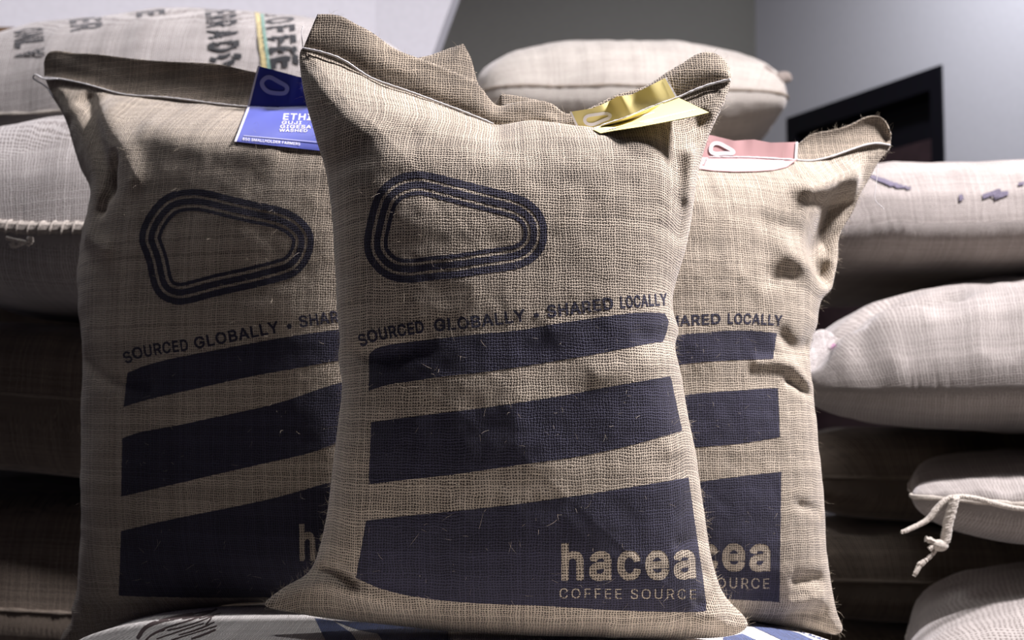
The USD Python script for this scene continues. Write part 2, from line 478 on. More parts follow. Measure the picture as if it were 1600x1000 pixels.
    def hit_top(self, px, near, far, off=0.0, n=500):
        """The same for a lying sack, by marching along the line of sight. Returns world points and a mask."""
        d = ray(px)
        d = d / d[:, 1:2]
        ts = np.linspace(near, far, n)
        res, ok = np.zeros((len(px), 3)), np.zeros(len(px), bool)
        prev = np.full(len(px), 1.0)
        hg = gaussian_filter(self.hg, 0.6)
        for t in ts:
            w = CAM + d * t
            l = self.fr.to_local3(w)
            inside = self._s(self.mask.astype(float), l[:, 0], l[:, 1]) > 0.5
            gap = np.where(inside, l[:, 2] - self.mid(l[:, 0], l[:, 1]) - self._s(hg, l[:, 0], l[:, 1]), 1.0)
            new = (~ok) & (gap <= 0)
            res[new] = w[new]
            ok |= new
            prev = gap
        l = self.fr.to_local3(res)
        l[:, 2] = self.height(l[:, 0], l[:, 1])
        return l, ok

    def decal(self, poly_px, off=0.0005, step=3.2, edge=1.6, seed=3):
        p, tri, _ = fill_polygon(poly_px, step, edge, (), seed)
        ab, z = self.hit(p, off)
        on = self.facet(ab)
        z = np.where(np.isnan(on), z, on + off)
        w = self.fr.world(ab, z)
        # image y runs down, so the winding flips
        return w, tri[:, ::-1], self.uv(ab[:, 0], ab[:, 1], z)

    def decal_top(self, poly_px, near, far, off=0.0008, step=2.5, edge=1.5):
        p, tri, _ = fill_polygon(poly_px, step, edge, (), 5)
        l, ok = self.hit_top(p, near, far, off)
        tri = tri[ok[tri].all(1)]
        w = self.fr.world(l[:, :2], l[:, 2] + self.mid(l[:, 0], l[:, 1]))
        n = CAM - w
        w = w + n / np.linalg.norm(n, axis=1, keepdims=True) * (off + 0.001)
        # drop triangles that jump over a crease
        e = np.max([np.linalg.norm(w[tri[:, i]] - w[tri[:, i - 1]], axis=1) for i in range(3)], 0)
        tri = tri[e < 0.05]
        used, inv = np.unique(tri, return_inverse=True)
        return w[used], inv.reshape(-1, 3)[:, ::-1], self.uv(l[used, 0], l[used, 1], l[used, 2])

class Sheet:
    """A thin strip of cloth or card between two lines seen in the picture, at given heights over a frame's plane."""
    def __init__(self, frame, bottom, top, zb, zt, cols=90, rows=10, bow=0.0, wave=None, smooth=True, over=None):
        b, t = resample(bottom, cols, smooth), resample(top, cols, smooth)
        u = np.linspace(0, 1, cols)
        v = np.linspace(0, 1, rows)
        zb = np.interp(u, np.linspace(0, 1, np.size(zb)), np.atleast_1d(zb)) if np.size(zb) > 1 else np.full(cols, float(np.ravel(zb)[0]))
        zt = np.interp(u, np.linspace(0, 1, np.size(zt)), np.atleast_1d(zt)) if np.size(zt) > 1 else np.full(cols, float(np.ravel(zt)[0]))
        from scipy.ndimage import gaussian_filter1d
        zb, zt = gaussian_filter1d(zb, cols / 40), gaussian_filter1d(zt, cols / 40)
        self.px = b[None] * (1 - v)[:, None, None] + t[None] * v[:, None, None]
        self.z = zb[None] * (1 - v)[:, None] + zt[None] * v[:, None] + bow * (4 * v * (1 - v))[:, None]
        if wave is not None:
            self.z = self.z + wave(u[None], v[:, None])
        if over is not None:                       # lie on the stuffed bag, not in it
            for _ in range(6):
                ab = frame.local(self.px.reshape(-1, 2), self.z.ravel())
                low = over.height(ab[:, 0], ab[:, 1]).reshape(self.z.shape) + 0.0015
                self.z = np.maximum(self.z, low)
            self.z = gaussian_filter(self.z, (0.8, 2.0), mode='nearest')
        self.fr, self.rows, self.cols = frame, rows, cols
        ab = frame.local(self.px.reshape(-1, 2), self.z.ravel())
        self.ab = ab.reshape(rows, cols, 2)
        self.pts = frame.world(ab, self.z.ravel()).reshape(rows, cols, 3)
        fl = self.px.reshape(-1, 2)
        self.lin, self.nea = LinearNDInterpolator(fl, self.z.ravel()), NearestNDInterpolator(fl, self.z.ravel())

    def z_at(self, px):
        z = self.lin(px)
        return np.where(np.isnan(z), self.nea(px), z)

    def mesh(self, thick):
        P = self.pts
        du, dv = np.gradient(P, axis=1), np.gradient(P, axis=0)
        n = np.cross(du, dv)
        n /= np.linalg.norm(n, axis=-1, keepdims=True) + 1e-12
        n *= np.sign((n * self.fr.N).sum(-1, keepdims=True) + 1e-9)
        R, C = self.rows, self.cols
        a, b = P + n * thick / 2, P - n * thick / 2
        v = np.vstack([a.reshape(-1, 3), b.reshape(-1, 3)])
        i, j = np.meshgrid(np.arange(R - 1), np.arange(C - 1), indexing='ij')
        q = np.stack([i * C + j, i * C + j + 1, (i + 1) * C + j + 1, (i + 1) * C + j], -1).reshape(-1, 4)
        f = np.vstack([q, q[:, ::-1] + R * C])
        ring = np.r_[np.arange(C), np.arange(1, R) * C + C - 1, (R - 1) * C + np.arange(C - 2, -1, -1), np.arange(R - 2, 0, -1) * C]
        nx = np.roll(ring, -1)
        f = np.vstack([f, np.stack([ring, ring + R * C, nx + R * C, nx], 1)])
        f = np.vstack([f[:, [0, 1, 2]], f[:, [0, 2, 3]]])
        uv = np.vstack([self.ab.reshape(-1, 2)] * 2)
        m = trimesh.Trimesh(v, f, process=False)
        return m, uv

    def decal(self, poly_px, off=0.0004, step=3.0, edge=1.2):
        p, tri, _ = fill_polygon(poly_px, step, edge, (), 4)
        z = self.z_at(p)
        ab = self.fr.local(p, z)
        w = self.fr.world(ab, z)
        n = CAM - w                                 # printed side: the one that faces the front
        return w + n / np.linalg.norm(n, axis=1, keepdims=True) * (off + 0.0007), tri[:, ::-1], ab

    def line(self, pts_px, off):
        p = spline(pts_px, 2.5)
        z = self.z_at(p) + off
        return self.fr.world(self.fr.local(p, z), z)

# ------------------------------------------------------------------ lettering as outlines
import glob
from PIL import Image, ImageDraw, ImageFont
_font = ImageFont.truetype(glob.glob('/opt/blender-*/*/datafiles/fonts/Inter.woff2')[0], 120)

def glyphs(text, weight=0.0, thin=0.0, gap=0.0):
    """Outline of a word, cap height 1, starting at x = 0 and ending at x = width."""
    shapes, x = [], 0.0
    for ch in text:
        adv = _font.getlength(ch)
        if ch != ' ':
            x0, y0, x1, y1 = _font.getbbox(ch, anchor='ls')
            im = Image.new('L', (x1 - x0 + 8, y1 - y0 + 8))
            ImageDraw.Draw(im).text((4 - x0, 4 - y0), ch, 255, _font, anchor='ls')
            on = np.pad(np.asarray(im) > 127, ((0, 0), (1, 1))).astype(np.int8)
            r, s = np.nonzero(np.diff(on, axis=1) == 1)
            e = np.nonzero(np.diff(on, axis=1) == -1)[1]
            g = shapely.union_all(shapely.box(s, -r - 1, e, -r)).buffer(1.0).buffer(-1.0).simplify(0.8)
            g = g.buffer(weight - thin, join_style='mitre') if weight or thin else g
            shapes.append(shapely.affinity.translate(g, x - 4 + x0, 4 - y0))
        x += adv + gap
    s = 1 / 87.0
    w = shapely.affinity.scale(unary_union(shapes), s, s, origin=(0, 0))
    return shapely.affinity.translate(w, -w.bounds[0], 0)

import shapely.affinity

def lay_text(text, base, x0, x1, cap, weight=2.5, thin=0.0, gap=4.0, slant=0.0):
    """A word set along the baseline (a polyline in the picture) from x0 to x1."""
    g = shapely.segmentize(glyphs(text, weight, thin, gap), 0.12)
    W = g.bounds[2]
    bx, by = np.asarray(base, float).T

    def f(c):
        x = x0 + c[:, 0] / W * (x1 - x0)
        y = np.interp(x, bx, by)
        sl = (np.interp(x + 6, bx, by) - np.interp(x - 6, bx, by)) / 12
        n = np.hypot(1, sl)
        return np.stack([x + c[:, 1] * cap * (sl / n + slant), y - c[:, 1] * cap / n], 1)
    return shapely.transform(g, f)

def clean(p):
    p = p.buffer(0)
    return unary_union([g for g in getattr(p, 'geoms', [p]) if g.geom_type == 'Polygon' and g.area > 1.0])

def rough(poly, amp=0.7, size=3.0, seed=0):
    """A printed outline that frays with the weave."""
    def f(c):
        q = np.stack([c[:, 0] / size, c[:, 1] / size, np.full(len(c), seed + 0.5)], 1)
        return c + amp * np.stack([2 * meshkit.noise(q, 3) - 1, 2 * meshkit.noise(q, 8) - 1], 1)
    return clean(shapely.transform(shapely.segmentize(poly, 1.8), f))

def rings_of(outer, cuts):
    o = Polygon(outer).buffer(0)
    parts = []
    for a, b in cuts:
        parts.append(o.buffer(-a).difference(o.buffer(-b)))
    return parts

# ================================================================== the room
def slab(p0, p1, z0, z1, n0, n1, outward):
    """A box standing on the line p0-p1 (plan), from z0 to z1, between offsets n0 and n1 along outward."""
    p0, p1, o = np.array(p0, float), np.array(p1, float), np.array(outward, float)
    v = []
    for z in (z0, z1):
        for p, n in ((p0, n0), (p1, n0), (p1, n1), (p0, n1)):
            v.append([*(p + o * n), z])
    m = trimesh.Trimesh(v, [[0, 2, 1], [0, 3, 2], [4, 5, 6], [4, 6, 7], [0, 1, 5], [0, 5, 4], [1, 2, 6], [1, 6, 5], [2, 3, 7], [2, 7, 6], [3, 0, 4], [3, 4, 7]])
    m.fix_normals()
    return m

CORNER = np.array([1.38, 6.4])
DR = np.array([math.sin(math.radians(25)), -math.cos(math.radians(25))])     # along the right wall, towards the camera
OR = np.array([math.cos(math.radians(25)), math.sin(math.radians(25))])      # out of the room, through the right wall
DB = -OR                                                                     # along the back wall, to the left
OB = -DR                                                                     # out of the room, through the back wall
CEIL = 3.3
structure('floor', slab((-4, -2.5), (5.2, -2.5), -0.1, 0, 0, 10.5, (0, 1)), 'concrete', 'grey concrete floor under the stacked sacks', 'floor')
structure('ceiling', slab((-4, -2.5), (5.2, -2.5), CEIL, CEIL + 0.1, 0, 10.5, (0, 1)), 'ceiling_paint', 'off-white ceiling above the picture', 'ceiling')
t0, t1, dh = 0.275, 1.376, 1.985
wall = join([slab(CORNER, CORNER + DR * t0, 0, CEIL, 0, 0.2, OR), slab(CORNER + DR * t1, CORNER + DR * 8, 0, CEIL, 0, 0.2, OR),
             slab(CORNER + DR * t0, CORNER + DR * t1, dh, CEIL, 0, 0.2, OR)])
structure('wall_right', wall, 'wall_white', 'pale lavender-white wall with the dark doorway, at right', 'wall')
structure('wall_back', slab(CORNER + OR * 0.2, CORNER + DB * 3.6, 0, CEIL, 0, 0.2, OB), 'wall_shaded', 'wall beyond the topmost cream sack, its shade put into a taupe-grey colour', 'wall')
# the pale partition at left ends in a sloping edge
def zy(y, d):
    return CAM[2] + (626 - y) / 1800 * d
DL = 3.0
px2x = lambda x, d: (x - 800) / F_PX * d
front = Polygon([(px2x(582, DL), 0), (px2x(400, DL) + 0.35, 0), (px2x(604, DL), zy(275, DL)), (px2x(672, DL), zy(80, DL)), (px2x(700, DL), zy(0, DL)), (px2x(742, DL), zy(-120, DL)), (px2x(742, DL), CEIL), (px2x(582, DL), CEIL)])
e = trimesh.creation.extrude_polygon(front, 0.12)
e.vertices = np.stack([e.vertices[:, 0], DL + e.vertices[:, 2], e.vertices[:, 1]], 1)
e.fix_normals()
lw = slab((px2x(582, DL), DL), (-3.6, DL - 0.9), 0, CEIL, 0, 0.12, (-0.26, 0.966))
structure('wall_left', join([e, lw]), 'wall_white', 'bright white partition with a sloping end, at upper left', 'wall')
structure('trim', slab((-2.2, 2.30), (px2x(13, 2.35), 2.35), zy(54, 2.35), zy(37, 2.35), -0.02, 0.03, (0, 1)), 'wood', 'brown wooden rail at the far left edge behind the printed sack', 'rail')

door = Thing('door', (*(CORNER + DR * (t0 + t1) / 2), 0), 'black-framed doorway with a dark reddish-brown door in the right wall', 'door')
tag(stage.GetPrimAtPath(door.path), kind='structure')
fw = 0.07
door.part('frame_header', slab(CORNER + DR * t0, CORNER + DR * t1, dh - 0.10, dh, -0.012, 0.16, OR), 'door_dark', False)
door.part('frame_jamb', slab(CORNER + DR * t0, CORNER + DR * (t0 + fw), 0, dh - 0.10, -0.012, 0.16, OR), 'door_dark', False)
door.part('frame_jamb', slab(CORNER + DR * (t1 - fw), CORNER + DR * t1, 0, dh - 0.10, -0.012, 0.16, OR), 'door_dark', False)
door.part('door_leaf', slab(CORNER + DR * (t0 + fw), CORNER + DR * (t1 - fw), 0.01, dh - 0.30, 0.08, 0.12, OR), 'door_leaf', False, label='dark reddish-brown door leaf')
door.part('shade_panel', slab(CORNER + DR * (t0 + fw), CORNER + DR * (t1 - fw), dh - 0.30, dh - 0.10, 0.10, 0.13, OR), 'door_dark', False)  # black panel in place of the shadow at the top of the recess

# ================================================================== the lying coffee sacks
def sack_outline(a, b, n=5.0, ear=0.05, pinch=0.03, seed=0, cut=None):
    th = np.linspace(0, 2 * math.pi, 260, endpoint=False)
    c, s = np.cos(th), np.sin(th)
    x, y = np.sign(c) * np.abs(c) ** (2 / n), np.sign(s) * np.abs(s) ** (2 / n)
    k = np.abs(np.sin(2 * th)) ** 6
    r = 1 + ear * k - pinch * (1 - k) + 0.018 * (2 * meshkit.fbm(np.stack([3 * c, 3 * s, np.full_like(c, seed)], 1), 3, seed) - 1)
    return Polygon(np.stack([a * x * r, b * y * r], 1)).buffer(0)

SACKS = {}

def sack(key, center, half, h_top, h_bot, mat, label, yaw=0.0, firm=1.6, n=5.0, ear=0.05, pinch=0.03, droop=0.0, tilt=(0, 0), seed=1, lumps=0.006, folds=0.006,
         grid=0.006, step=0.011, seam='cord', seam_r=0.0022, strokes=(), wave=0.006):
    fr = Frame.flat(center, yaw)
    a, b = half
    def mid(x, y):                                 # the seam wanders up and down a little
        wander = 2 * meshkit.fbm(np.stack([x / 0.10, y / 0.10, np.full_like(np.asarray(x, float), seed + 0.37)], -1), 3, seed) - 1
        return tilt[0] * x + tilt[1] * y - droop * ((x / a) ** 2 * 0.6 + (y / b) ** 2 * 0.4) + wave * wander
    poly = sack_outline(a, b, n, ear, pinch, seed)
    st = [(LineString(l), w, amp) for l, w, amp in strokes]
    p = Pillow(fr, poly, grid, h_top, h_bot, firm, st, (lumps, 0.11), (folds, 0.022, 0.05), mid, seed)
    th = Thing('coffee_sack', (center[0], center[1], center[2] - h_bot - droop), label, 'sack', 'stacked coffee sacks')
    v, f, uv = p.surface(step, 0.006, ((0.0012, 0.006), (0.004, 0.006), (0.008, 0.008)))
    th.part('body', (v, f), mat, uv=uv)
    if seam:
        ring = np.array(shapely.segmentize(poly.exterior, 0.006).coords)
        r3 = fr.world(ring, mid(ring[:, 0], ring[:, 1]))
        th.part('seam', tube(r3, seam_r, 6, 0.35, seed), seam)
    p.thing = th
    SACKS[key] = p
    return p

# left stack, from the top
sack('L1', (-0.45, 1.86, 0.833), (0.375, 0.42), 0.198, 0.05, 'sack_pale', 'pale printed coffee sack with black stencilled words, topmost at left', yaw=-4, firm=1.25, droop=0.0, seed=3, n=4.0, seam='cord')
sack('L2', (-0.35, 1.46, 0.632), (0.345, 0.33), 0.15, 0.077, 'sack_pale', 'pale sack with a whip-stitched edge under the printed sack, left stack', yaw=7, firm=1.7, seed=4, n=3.0)
sack('L4', (-0.47, 1.60, 0.470), (0.38, 0.38), 0.08, 0.095, 'sack_brown_shaded', 'brown sack, darkened for shade, with a plain side seam, in the middle of the left stack', yaw=-2, firm=2.8, seed=5, seam='cord_dark', n=7.0, tilt=(-0.075, 0.02), wave=0.003)
sack('L5', (-0.47, 1.66, 0.232), (0.39, 0.38), 0.126, 0.066, 'sack_brown_shaded', 'ribbed-weave sack, darkened for shade, with a ragged seam, lowest at left', yaw=2, firm=2.8, seed=6, seam='cord_dark', n=7.0, tilt=(-0.05, 0.02), wave=0.003)
sack('L6', (-0.43, 1.66, 0.080), (0.31, 0.38), 0.074, 0.078, 'sack_brown_shaded', 'brown sack at the foot of the left stack, below the picture', yaw=0, firm=2.2, seed=7, seam='cord_dark', wave=0.0)
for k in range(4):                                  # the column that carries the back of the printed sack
    sack(f'L{k+7}', (-0.64 + 0.01 * (-1) ** k, 2.30, 0.676 - 0.193 * k), (0.46, 0.22), 0.093, 0.096, 'sack_brown_shaded',
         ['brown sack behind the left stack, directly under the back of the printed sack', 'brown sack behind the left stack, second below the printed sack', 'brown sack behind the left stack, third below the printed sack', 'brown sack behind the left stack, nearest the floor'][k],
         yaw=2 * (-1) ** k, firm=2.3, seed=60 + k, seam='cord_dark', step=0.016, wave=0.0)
# right stack, from the top
sack('R1', (0.70, 1.63, 0.662), (0.40, 0.36), 0.1, 0.052, 'sack_beige', 'pale sack with purple ink marks, topmost of the right stack', yaw=-5, firm=1.9, seed=8, seam=None)
sack('R2', (0.725, 1.46, 0.475), (0.335, 0.42), 0.13, 0.055, 'sack_grey', 'grey-beige sack with a pink-stained corner, second from top of the right stack', yaw=-20, firm=1.2, seed=9, lumps=0.01, folds=0.009, seam=None,
     strokes=[([(-0.33, -0.40), (-0.24, -0.33), (-0.16, -0.30)], 0.016, -0.022), ([(-0.32, -0.36), (-0.22, -0.25)], 0.014, -0.016), ([(-0.30, -0.41), (-0.18, -0.40), (-0.08, -0.395)], 0.013, -0.018), ([(-0.31, -0.38), (-0.20, -0.36)], 0.012, 0.014)])
sack('R3', (0.767, 1.248, 0.366), (0.33, 0.28), 0.036, 0.06, 'sack_grey', 'grey-beige sack with a knotted braid hanging from its seam, right stack', yaw=-21, firm=1.4, seed=10, wave=0.004)
sack('R4', (0.722, 1.108, 0.203), (0.34, 0.28), 0.095, 0.075, 'sack_grey', 'grey-beige sack lowest at right, in the bottom right corner', yaw=-21, firm=0.9, seed=11)
sack('R5', (0.722, 1.148, 0.064), (0.33, 0.27), 0.056, 0.064, 'sack_brown_shaded', 'flat brown sack under the right stack, below the picture', yaw=-21, firm=2.2, seed=12, seam='cord_dark', wave=0.0)
for k in range(3):  # these fill the dark gap, its shade put into their colour
    sack(f'R{k+6}', (0.78 + 0.02 * (-1) ** k, 1.76, 0.352 - 0.141 * k), (0.37, 0.19), 0.068, 0.070, 'sack_brown_shaded',
         ['brown sack, darkened for shade, in the gap behind the right bag, just under the pink-stained sack', 'brown sack, darkened for shade, in the gap behind the right bag, second below the pink-stained sack', 'brown sack, darkened for shade, in the gap behind the right bag, nearest the floor'][k],
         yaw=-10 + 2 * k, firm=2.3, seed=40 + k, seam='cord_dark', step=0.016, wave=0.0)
# the cream sack far behind and what carries it
sack('B1', (0.205, 2.32, 1.012), (0.315, 0.34), 0.139, 0.082, 'sack_cream', 'bright cream sack with a knotted corner, behind the centre bag', yaw=3, firm=1.0, seed=13, n=2.7, ear=0.10, lumps=0.004, seam='cord_dark', seam_r=0.0030)
zs = 0.927
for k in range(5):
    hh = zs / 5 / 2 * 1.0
    sack(f'B{k+2}', (0.18 + 0.012 * (-1) ** k, 2.33, zs - hh * (2 * k + 1)), (0.28, 0.33), hh * 0.97, hh, 'sack_brown_shaded',
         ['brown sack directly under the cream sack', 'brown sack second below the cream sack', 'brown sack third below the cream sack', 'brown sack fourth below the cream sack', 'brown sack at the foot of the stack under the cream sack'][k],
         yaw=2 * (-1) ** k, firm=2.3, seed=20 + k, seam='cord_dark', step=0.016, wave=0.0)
# the printed sack that carries the three bags
sack('F1', (-0.030, 0.82, 0.210), (0.335, 0.27), 0.09, 0.070, 'sack_white', 'off-white printed sack that the three bags stand on', yaw=2, firm=1.9, seed=14, lumps=0.003, folds=0.003, n=4.0, droop=0.0, seam='cord', tilt=(-0.02, -0.03), wave=0.0)
sack('F2', (-0.02, 0.80, 0.062), (0.32, 0.26), 0.056, 0.062, 'sack_brown_shaded', 'brown sack under the off-white printed sack, below the picture', yaw=-2, firm=2.2, seed=15, seam='cord_dark', wave=0.0)

# ================================================================== the three bags
rng = np.random.default_rng(7)

def fuzz(bag, pil, frames, count, edge_count, seed):
    r = np.random.default_rng(seed)
    P, T = pil.front_pts, pil.front_tri
    a, b, c = P[T[:, 0]], P[T[:, 1]], P[T[:, 2]]
    n = np.cross(b - a, c - a)
    ar = np.linalg.norm(n, axis=1)
    k = r.choice(len(T), count, p=ar / ar.sum())
    base = (a + b + c)[k] / 3
    nn = n[k] / ar[k][:, None]
    ring = np.array(pil.ring.coords)
    kk = r.integers(0, len(ring) - 1, edge_count)
    rb = pil.fr.world(ring[kk], np.zeros(edge_count))
    ab = ring[(kk + 1) % (len(ring) - 1)] - ring[kk]
    out = np.stack([ab[:, 1], -ab[:, 0]], 1)
    if pil.poly.exterior.is_ccw is False:
        out = -out
    out /= np.linalg.norm(out, axis=1, keepdims=True) + 1e-12
    ro = out[:, :1] * pil.fr.A + out[:, 1:] * pil.fr.B
    lines, widths = [], []
    for p0, n0, lo, hi in [(base, nn, 0.002, 0.0075), (rb, ro, 0.0015, 0.0065)] + frames:
        for i in range(len(p0)):
            L = r.uniform(lo, hi)
            d = n0[i] * r.uniform(0.25, 0.8) + r.normal(0, 0.6, 3)
            d /= np.linalg.norm(d)
            if d @ n0[i] < 0.05:
                d += n0[i] * (0.15 - d @ n0[i])
            curl = r.normal(0, 0.7, 3)
            t = np.linspace(0, 1, 5)[:, None]
            lines.append(p0[i] + L * (t * d + 0.5 * t * t * curl))
            w = r.uniform(0.00005, 0.00011)
            widths += [w, w, w, w * 0.8, w * 0.4]
    bag.curves('fuzz', lines, widths, 'fibre')

def make_bag(frame, body_px, strokes_px, h_front, h_back, label, seed, flats_px=(), firm=1.15, lumps=(0.0032, 0.05), folds=(0.0026, 0.013, 0.014)):
    out = spline(body_px, 4.0, closed=True)
    poly = Polygon(frame.local(out)).buffer(0)
    if poly.geom_type != 'Polygon':
        poly = max(poly.geoms, key=lambda g: g.area)
    st = []
    for pts, w, amp in strokes_px:
        l = frame.local(spline(pts, 5.0), np.full(len(spline(pts, 5.0)), h_front * 0.6))
        st.append((LineString(l), w * 0.00045, amp * 0.001))
    fl = [(LineString(frame.local(np.array(l, float))), r) for l, r in flats_px]
    pil = Pillow(frame, poly, 0.0016, h_front, h_back, firm, st, lumps, folds, None, seed, fl)
    low = poly.bounds[1]
    base = frame.world(np.array([[poly.centroid.x, low]]), np.zeros(1))[0]
    bag = Thing('burlap_bag', base, label, 'bag', 'small burlap coffee bags in the front row')
    v, f, uv = pil.surface(0.0019, 0.002, ((0.0005, 0.002), (0.0014, 0.002), (0.0028, 0.002)))
    bag.part('body', (v, f), 'burlap', uv=uv)
    return bag, pil

def print_on(bag, pil, name, poly, mat='burlap_ink', under=None, label=None, off=0.00018, step=2.6, edge=1.6):
    w, tri, uv = pil.decal(poly, off, step, edge)
    return bag.part(name, (w, tri), mat, uv=uv, under=under, label=label)

def band(top, bottom):
    t, b = spline(top, 3.0), spline(bottom, 3.0)
    return Polygon(np.vstack([t, b[::-1]])).buffer(0)

def flap(bag, fr, bottom, top, zb, zt, name='closure_flap', **kw):
    sh = Sheet(fr, bottom, top, zb, zt, cols=150, rows=14, **kw)
    m, uv = sh.mesh(0.0011)
    bag.part(name, m, 'burlap_flap', uv=uv)
    return sh

def edge_fibres(sh, seed, k):
    r = np.random.default_rng(seed)
    i = r.integers(0, sh.cols, k)
    p = sh.pts[-1, i]
    up = sh.pts[-1, i] - sh.pts[-2, i]
    up /= np.linalg.norm(up, axis=1, keepdims=True)
    return (p, up, 0.001, 0.0055)

def ripple(seed, amp, fx, fy=0.0):
    def w(u, v):
        U, V = np.broadcast_arrays(u, v)
        q = np.stack([U * fx, V * fy, np.full_like(U, seed + 0.4)], -1)
        return amp * (2 * meshkit.fbm(q, 2, seed) - 1) * V
    return w

# ------------------------------------------------------------------ centre bag
FC = Frame((800, 985), 0.80, 1.0, 3.0)
body_c = [(473, 75), (505, 82), (540, 96), (575, 119), (610, 133), (645, 145), (680, 158), (715, 171), (750, 185), (771, 194), (800, 195), (830, 193), (870, 198), (910, 204),
          (960, 203), (1000, 192), (1030, 174), (1058, 154), (1100, 136), (1141, 124),
          (1140, 135), (1133, 158), (1120, 185), (1108, 212), (1097, 245), (1088, 280), (1083, 315), (1078, 350), (1070, 390), (1058, 430), (1049, 465), (1050, 495), (1058, 520), (1052, 542),
          (1060, 580), (1067, 622), (1076, 670), (1085, 712), (1090, 750), (1098, 800), (1104, 842), (1112, 880), (1126, 920), (1142, 942), (1160, 960), (1168, 974), (1160, 986), (1130, 995),
          (1060, 997), (980, 995), (900, 993), (800, 990), (700, 984), (600, 974), (500, 964), (445, 955), (414, 945), (432, 926), (455, 911), (475, 900), (490, 882), (500, 856), (510, 815), (517, 770), (523, 720),
          (528, 680), (533, 640), (536, 600), (530, 560), (533, 535), (529, 500), (527, 450), (524, 400), (521, 350), (517, 315), (512, 280), (505, 252), (496, 224), (488, 196), (479, 164), (472, 129), (468, 95)]
strokes_c = [
    ([(1105, 172), (1062, 205), (1054, 245), (1062, 300), (1070, 350)], 30, -8),
    ([(1000, 222), (1030, 235), (1044, 275), (1050, 330)], 20, 4),
    ([(1088, 235), (1082, 300)], 14, 6),
    ([(535, 545), (590, 560), (660, 548)], 16, -3.5),
    ([(1057, 522), (1035, 526), (1005, 529)], 15, -2.2),
    ([(1050, 560), (1000, 575), (930, 590)], 18, 2.0),
    ([(478, 898), (510, 893), (535, 900), (552, 910)], 9, -7.0),
    ([(445, 925), (500, 915), (560, 930), (640, 952)], 15, 5.0),
    ([(1108, 900), (1125, 925), (1100, 948)], 12, -4.0),
    ([(1135, 965), (1110, 975)], 14, 3),
    ([(500, 255), (560, 235), (640, 215)], 26, -3.5),
    ([(480, 110), (530, 170), (600, 230)], 24, 3.0),
    ([(1094, 845), (1060, 850)], 10, -2.5),
    ([(1075, 700), (1045, 705)], 12, 2.0),
]
bag_c, pc = make_bag(FC, body_c, strokes_c, 0.068, 0.034, 'tallest burlap bag in the middle with a yellow tag at its top seam', 31,
                     [([(473, 75), (540, 96), (610, 133), (680, 158), (771, 194)], 0.016), ([(1058, 154), (1100, 136), (1141, 124)], 0.016)])
# front and back layers of cloth above the closing seam
stitch_c = [(473, 75), (505, 82), (540, 96), (575, 119), (610, 133), (645, 145), (680, 158), (715, 171), (750, 185), (771, 194), (815, 203), (860, 206), (905, 207), (940, 196), (976, 184), (1010, 170), (1058, 153), (1100, 135), (1141, 124)]
top_c = [(496, 23), (530, 25), (554, 37), (582, 52), (610, 73), (641, 87), (673, 98), (708, 112), (745, 131), (762, 152), (778, 166), (800, 162), (840, 158), (866, 165), (885, 178), (925, 168), (964, 149), (1007, 136), (1042, 114), (1070, 97), (1093, 84), (1119, 85), (1136, 101), (1142, 121)]
fl_c = flap(bag_c, FC, [(x, y + 2) for x, y in stitch_c], top_c, [0.001, 0.001, 0.001, 0.0, -0.002, -0.004, -0.006, -0.003, 0.001, 0.001, 0.001],
            [0.0, -0.002, -0.004, -0.005, -0.006, -0.011, -0.007, -0.005, -0.002, 0.0, 0.0], bow=0.003, wave=ripple(2, 0.004, 7, 2))
back_c = [(498, 27), (540, 40), (600, 78), (640, 94), (673, 87), (700, 77), (724, 69), (735, 90), (745, 128), (762, 160), (776, 168), (783, 147), (812, 151), (840, 157), (885, 182), (930, 176), (970, 155), (1010, 140), (1045, 118), (1093, 88), (1119, 88), (1138, 110)]
fl_cb = Sheet(FC, [(x, y + 4) for x, y in stitch_c], back_c, -0.002, [-0.004, -0.012, -0.022, -0.022, -0.016, -0.014, -0.012, -0.008, -0.004], cols=220, rows=12, smooth=False)
m, uv = fl_cb.mesh(0.0011)
bag_c.part('closure_flap', m, 'burlap_flap', uv=uv)
bag_c.part('stitching', tube(fl_c.line(stitch_c[:10], 0.0030), 0.00085, 8, 0.25, 1), 'thread', label='white closing stitch')
bag_c.part('stitching', tube(fl_c.line(stitch_c[16:], 0.0026), 0.00085, 8, 0.25, 2), 'thread', label='white closing stitch')
loop = fl_c.fr.world(FC.local(np.array([[473, 75], [472, 62], [471, 50], [473, 41]], float), np.full(4, 0.0015)), np.full(4, 0.0015))
bag_c.part('loose_thread', tube(spline(loop, 0.002), 0.00028, 6), 'thread')

def logo(bag, pil, outer, cuts, seed):
    rs = [rough(r, 0.6, 3.0, seed) for r in rings_of(spline(outer, 3.0, closed=True), cuts)]
    top = print_on(bag, pil, 'logo_ring', rs[0], label='thick outer ring of the navy logo')
    for r in rs[1:]:
        print_on(bag, pil, 'logo_ring', r)

CUTS = ((0, 10.8), (15.8, 25.8), (31, 37))
logo(bag_c, pc, [(568.6, 381), (573, 350), (579.6, 323.6), (588.4, 301.6), (604, 284), (623.6, 273), (645.6, 268), (667.6, 268.6), (698.5, 276), (738, 286), (777.7, 296), (810.7, 305), (832.7, 317), (848, 334.6), (855, 356.6),
                 (853.6, 378.6), (846, 396), (828, 411.7), (804, 420.5), (760, 427), (716, 433.7), (683, 437), (654.4, 440.7), (628, 441.4), (601.6, 433.7), (584, 419.4), (573, 402.9)], CUTS, 1)
base_c = [(540, 550), (563, 542), (585, 533), (620, 526), (662, 519), (730, 513), (780, 507), (820, 501), (858, 495), (910, 489), (958, 482), (1000, 479), (1043, 476), (1060, 475)]

